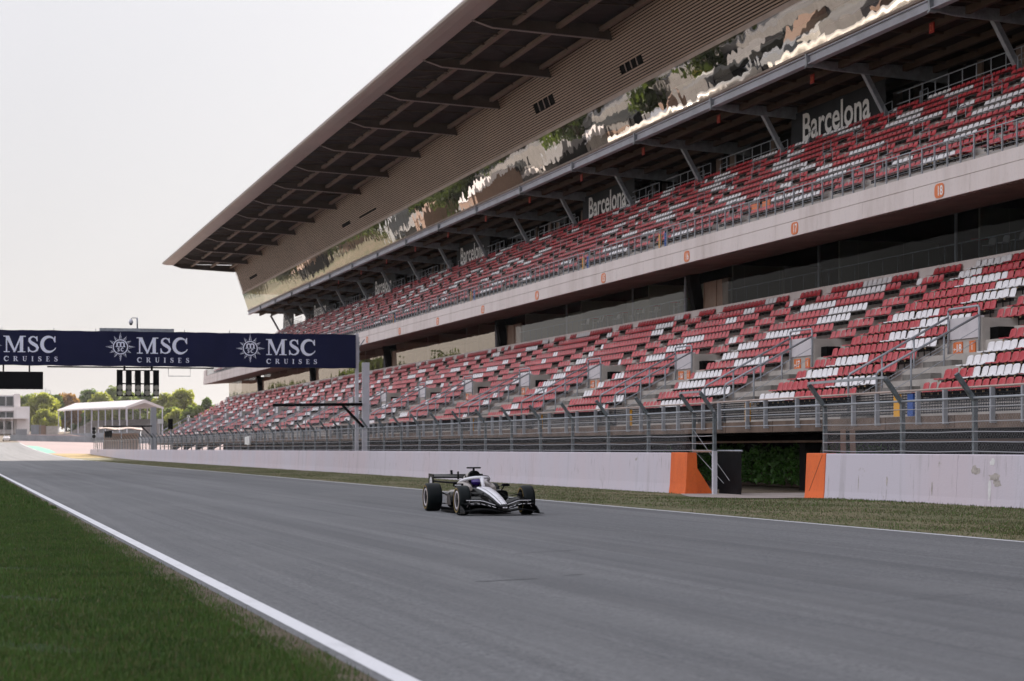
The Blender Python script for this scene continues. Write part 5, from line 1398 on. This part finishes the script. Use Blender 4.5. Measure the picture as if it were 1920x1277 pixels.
m.poly([tp(-.1, -.4, eave - .15), tp(-.1, wd / 2, apex), tp(-.1, wd / 2, apex - .9), tp(-.1, -.4, eave - .75)]); m.poly([tp(-.1, wd + .4, eave - .15), tp(-.1, wd / 2, apex), tp(-.1, wd / 2, apex - .9), tp(-.1, wd + .4, eave - .75)])
m.build('roof', 'tent', T)
for q in range(11):
    for b in (0, wd):
        m = MB(); m.bar(tp(L_ * q / 10, b, gt), tp(L_ * q / 10, b, eave - .2), .28, .28); m.build('pole', 'whitemetal', T)
m = MB()
for i in range(9):
    m.loft([[tp(a, b0, z) for b0, z in ((1.0 + i * 1.05, gt), (1.0 + i * 1.05, gt + 1.6 + i * .55), (2.0 + i * 1.05, gt + 1.6 + i * .55), (2.0 + i * 1.05, gt))] for a in (1, L_ - 1)], smooth=False)
m.build('bleacher', 'concgrey', T)
m = MB(); m.loft([[tp(a, -.6, z) for z in (gt, gt + 2.1)] + [tp(a, -.4, z) for z in (gt + 2.1, gt)] for a in (-1, L_)], smooth=False); m.build('lower_hoarding', 'greyfar', T)
# barrier at the end of the run-off
fb = empty('far_barrier', (hx(100, 596), 596, ground_h(596)), 'long grey segmented barrier at the far end of the run-off', 'barrier')
m = MB(); P0 = Vector((hx(20, 604), 604)); P1 = Vector((hx(300, 560), 560)); n = 70
for i in range(n):
    a = P0 + (P1 - P0) * (i / n); b = P0 + (P1 - P0) * ((i + .93) / n); z = ground_h(a.y) - .2
    m.bar((a.x, a.y, z + .85), (b.x, b.y, z + .85), .5, 1.7, up=(0, 0, 1))
m.build('segments', 'greyfar', fb)
for (p0, p1, Y, y0, y1, mm, lab) in ((58, 76, 640, 797, 815, 'greyfar', 'grey hoarding beside the white building'), (74, 86, 640, 798, 815, 'brown', 'brown hoarding left of the pale one'), (86, 108, 640, 799, 815, 'concrete', 'pale hoarding left of the tent'), (30, 50, 632, 805, 814, 'greyfar', 'low grey screen below the building annex')):
    m = MB(); m.box(hx(p0, Y), hx(p1, Y), Y, Y + .4, ground_h(Y) - 1, pz(y0, Y)); 
    for q in range(5): xx = hx(p0, Y) + (hx(p1, Y) - hx(p0, Y)) * q / 4; m.box(xx - .08, xx + .08, Y - .12, Y - .005, ground_h(Y) - 1, pz(y0 - 1, Y))
    tag(m.build('hoarding', mm), lab, 'hoarding', 'hoardings beyond the barrier')
mt = empty('lattice_mast', (hx(86, 800), 800, ground_h(800)), 'thin lattice antenna mast rising above the trees', 'mast')
m = MB(); xm = hx(86, 800); z0, z1 = ground_h(800), pz(727, 800)
for dx in (-1.6, 0, 1.6): m.tube([(xm + dx, 800, z0), (xm + dx, 800, z1 - abs(dx) * .8)], .09, 4)
for i in range(8): z = z1 - 1 - i * 1.6; m.bar((xm - 1.6, 800, z), (xm + 1.6, 800, z + (1.6 if i % 2 else 0)), .08, .08)
m.build('frame', 'galv', mt)
vn = empty('parked_car', (hx(12.5, 592), 592, ground_h(592)), 'small white car parked at the far barrier on the left edge', 'car')
def vs(x, y, z): return (vn.location.x + x, vn.location.y + y, vn.location.z + z)
m = MB(); m.loft([[vs(x, y, z) for x, z in pr] for y, pr in ((0, ((-.85, .35), (.85, .35), (.88, .9), (.7, .95), (-.7, .95), (-.88, .9))), (1.0, ((-.9, .3), (.9, .3), (.92, .95), (.72, 1.0), (-.72, 1.0), (-.92, .95))), (1.9, ((-.9, .3), (.9, .3), (.92, .95), (.6, 1.5), (-.6, 1.5), (-.92, .95))), (3.6, ((-.9, .3), (.9, .3), (.92, .95), (.6, 1.5), (-.6, 1.5), (-.92, .95))), (4.3, ((-.85, .4), (.85, .4), (.88, .9), (.7, 1.0), (-.7, 1.0), (-.88, .9))))], smooth=False); m.build('body', 'bldwhite', vn)
m = MB(); m.quad(vs(-.66, 1.08, 1.03), vs(.66, 1.08, 1.03), vs(.54, 1.82, 1.46), vs(-.54, 1.82, 1.46)); m.build('windscreen', 'window', vn)
for sx in (-.86, .86):
    for sy in (.8, 3.4): m = MB(); m.lathe([(.001, -.1), (.3, -.1), (.32, 0), (.3, .1), (.001, .1)], vs(sx, sy, .32), 'x', 16); m.build('wheel', 'tyre', vn)
    m = MB(); m.box(vn.location.x + sx * .75 - .16, vn.location.x + sx * .75 + .16, vn.location.y - .03, vn.location.y, vn.location.z + .65, vn.location.z + .8); m.build('headlight', 'letter', vn)

# ------------------------------------------------------------------ across the track, outside the frame: what the glass mirrors
PB = empty('pit_building', (-30, 200, 0), 'low pit building across the track seen only in the glass', 'building')
m = MB(); m.box(-32, -18, 120, 345, -.1, 8.2); m.build('wall', 'bldwhite', PB)
m = MB(); m.box(-32.5, -17.5, 119, 346, 8.21, 8.4); m.build('roof', 'concgrey', PB)
m = MB(); y = 121
while y < 343: m.box(-17.98, -17.9, y, y + 4.4, 4.9, 7.2); m.box(-17.98, -17.9, y, y + 4.4, .4, 3.6); y += 5
m.build('window_band', 'window', PB)
m = MB(); m.tube([(-19.6, 185, 9.7), (-19.6, 262, 9.7)], .65, 14); m.tube([(-19.6, 268, 9.7), (-19.6, 330, 9.7)], .65, 14); m.build('roof_duct', 'silver', PB)
m = MB(); m.box(-18.0, -17.7, 120, 345, 8.41, 9.0); m.build('parapet', 'bldwhite', PB)
rr = random.Random(5)
cols = ['bldwhite', 'silver', 'blackbox', 'greymetal', 'blackbox', 'greyfar', 'brown', 'concgrey', 'concgrey', 'brown']
y = 122
while y < 335:
    x = rr.uniform(-30, -23); l = rr.uniform(2, 12); h_ = rr.uniform(.8, 3.2)
    m = MB(); m.box(x, x + rr.uniform(1.5, 5), y, y + l, 8.42, 8.4 + h_); m.build('roof_unit', rr.choice(cols), PB); y += rr.uniform(2, 9)
M['scrub'] = layered('scrub', (0.22, 0.17, 0.115), [(.05, (1, 1, 1), .48, .62, (.10, .11, .05), .7), (.3, (1, 1, 1), .45, .65, (.04, .07, .02), .8)], rough=.95)
sheet('paddock_ground', -400, -33, 0.02, 'scrub', y0=-40, y1=1500)
pd = empty('paddock_building', (-56, 360, 0), 'long tan paddock building seen only in the glass', 'building')
m = MB(); m.box(-62, -50, 210, 560, -1, 9.5); m.build('wall', 'concgrey', pd)
for q in range(4): m = MB(); m.box(-49.98, -49.8, 215 + q * 88, 215 + q * 88 + 60, 6.2, 8.2); m.build('window', 'window', pd); m = MB(); m.box(-49.98, -49.7, 211 + q * 88, 211 + q * 88 + 84, 4.0, 5.2); m.build('panel', ('brown', 'trim', 'brown', 'bldwhite')[q], pd)
protos = []
for i, (lm, H, R) in enumerate((('leafm', 14, 5.5), ('leafm', 12, 5), ('leafd', 16, 5), ('leafn', 10, 4.5))):
    protos.append(tree('tree', -60 - 8 * i, 300 + 20 * i, H, R, lm, 'tree of the paddock mirrored in the glass', 40 + i, n=1500, leaf=.6, group='paddock trees mirrored in the glass'))
for i in range(120):
    p = protos[rr.choice((0, 0, 1, 1, 2, 3))]
    yy = 430 + 1000 * rr.random() ** 1.3; xx = -46 - 70 * rr.random() ** 1.6
    if i % 13 == 0: yy = rr.uniform(200, 430)
    c = dup(p, (xx, yy, ground_h(yy) - .1), rr.uniform(0, 6.28)); c.scale = [rr.uniform(.8, 1.4)] * 3
for i in range(52):
    yy = rr.uniform(180, 560) if i % 3 else rr.uniform(500, 900); xx = rr.uniform(-76, -40); l, wd_, hh = rr.uniform(6, 22), rr.uniform(5, 12), rr.uniform(3, 7)
    pv = empty('paddock_pavilion', (xx, yy, 0), 'paddock pavilion mirrored in the glass', 'pavilion', 'paddock pavilions mirrored in the glass')
    z = ground_h(yy); m = MB(); m.box(xx - wd_ / 2, xx + wd_ / 2, yy - l / 2, yy + l / 2, z, z + hh); m.build('wall', rr.choice(('bldwhite', 'greyfar', 'brown', 'concrete', 'darkwall', 'concgrey', 'window')), pv)
    m = MB(); m.prism([(xx - wd_ / 2 - .4, z + hh + .01), (xx + wd_ / 2 + .4, z + hh + .01), (xx, z + hh + 2)], yy - l / 2 - .3, yy + l / 2 + .3); m.build('roof', rr.choice(('brown', 'bldwhite', 'concrete', 'concgrey', 'concgrey', 'greyfar', 'bldwhite')), pv)

if HAZE:
    hm_ = bpy.data.materials.new('haze'); hm_.use_nodes = True; nt = hm_.node_tree
    nt.nodes.remove(nt.nodes['Principled BSDF']); pv = nt.nodes.new('ShaderNodeVolumePrincipled')
    pv.inputs['Color'].default_value = (.93, .93, .95, 1); pv.inputs['Density'].default_value = HAZE; pv.inputs['Anisotropy'].default_value = .45
    nt.links.new(pv.outputs[0], nt.nodes['Material Output'].inputs['Volume'])
    m = MB(); m.box(-3050, 3050, -80, 5050, -1.5, 45); o = m.build('haze', hm_); o['kind'] = 'stuff'
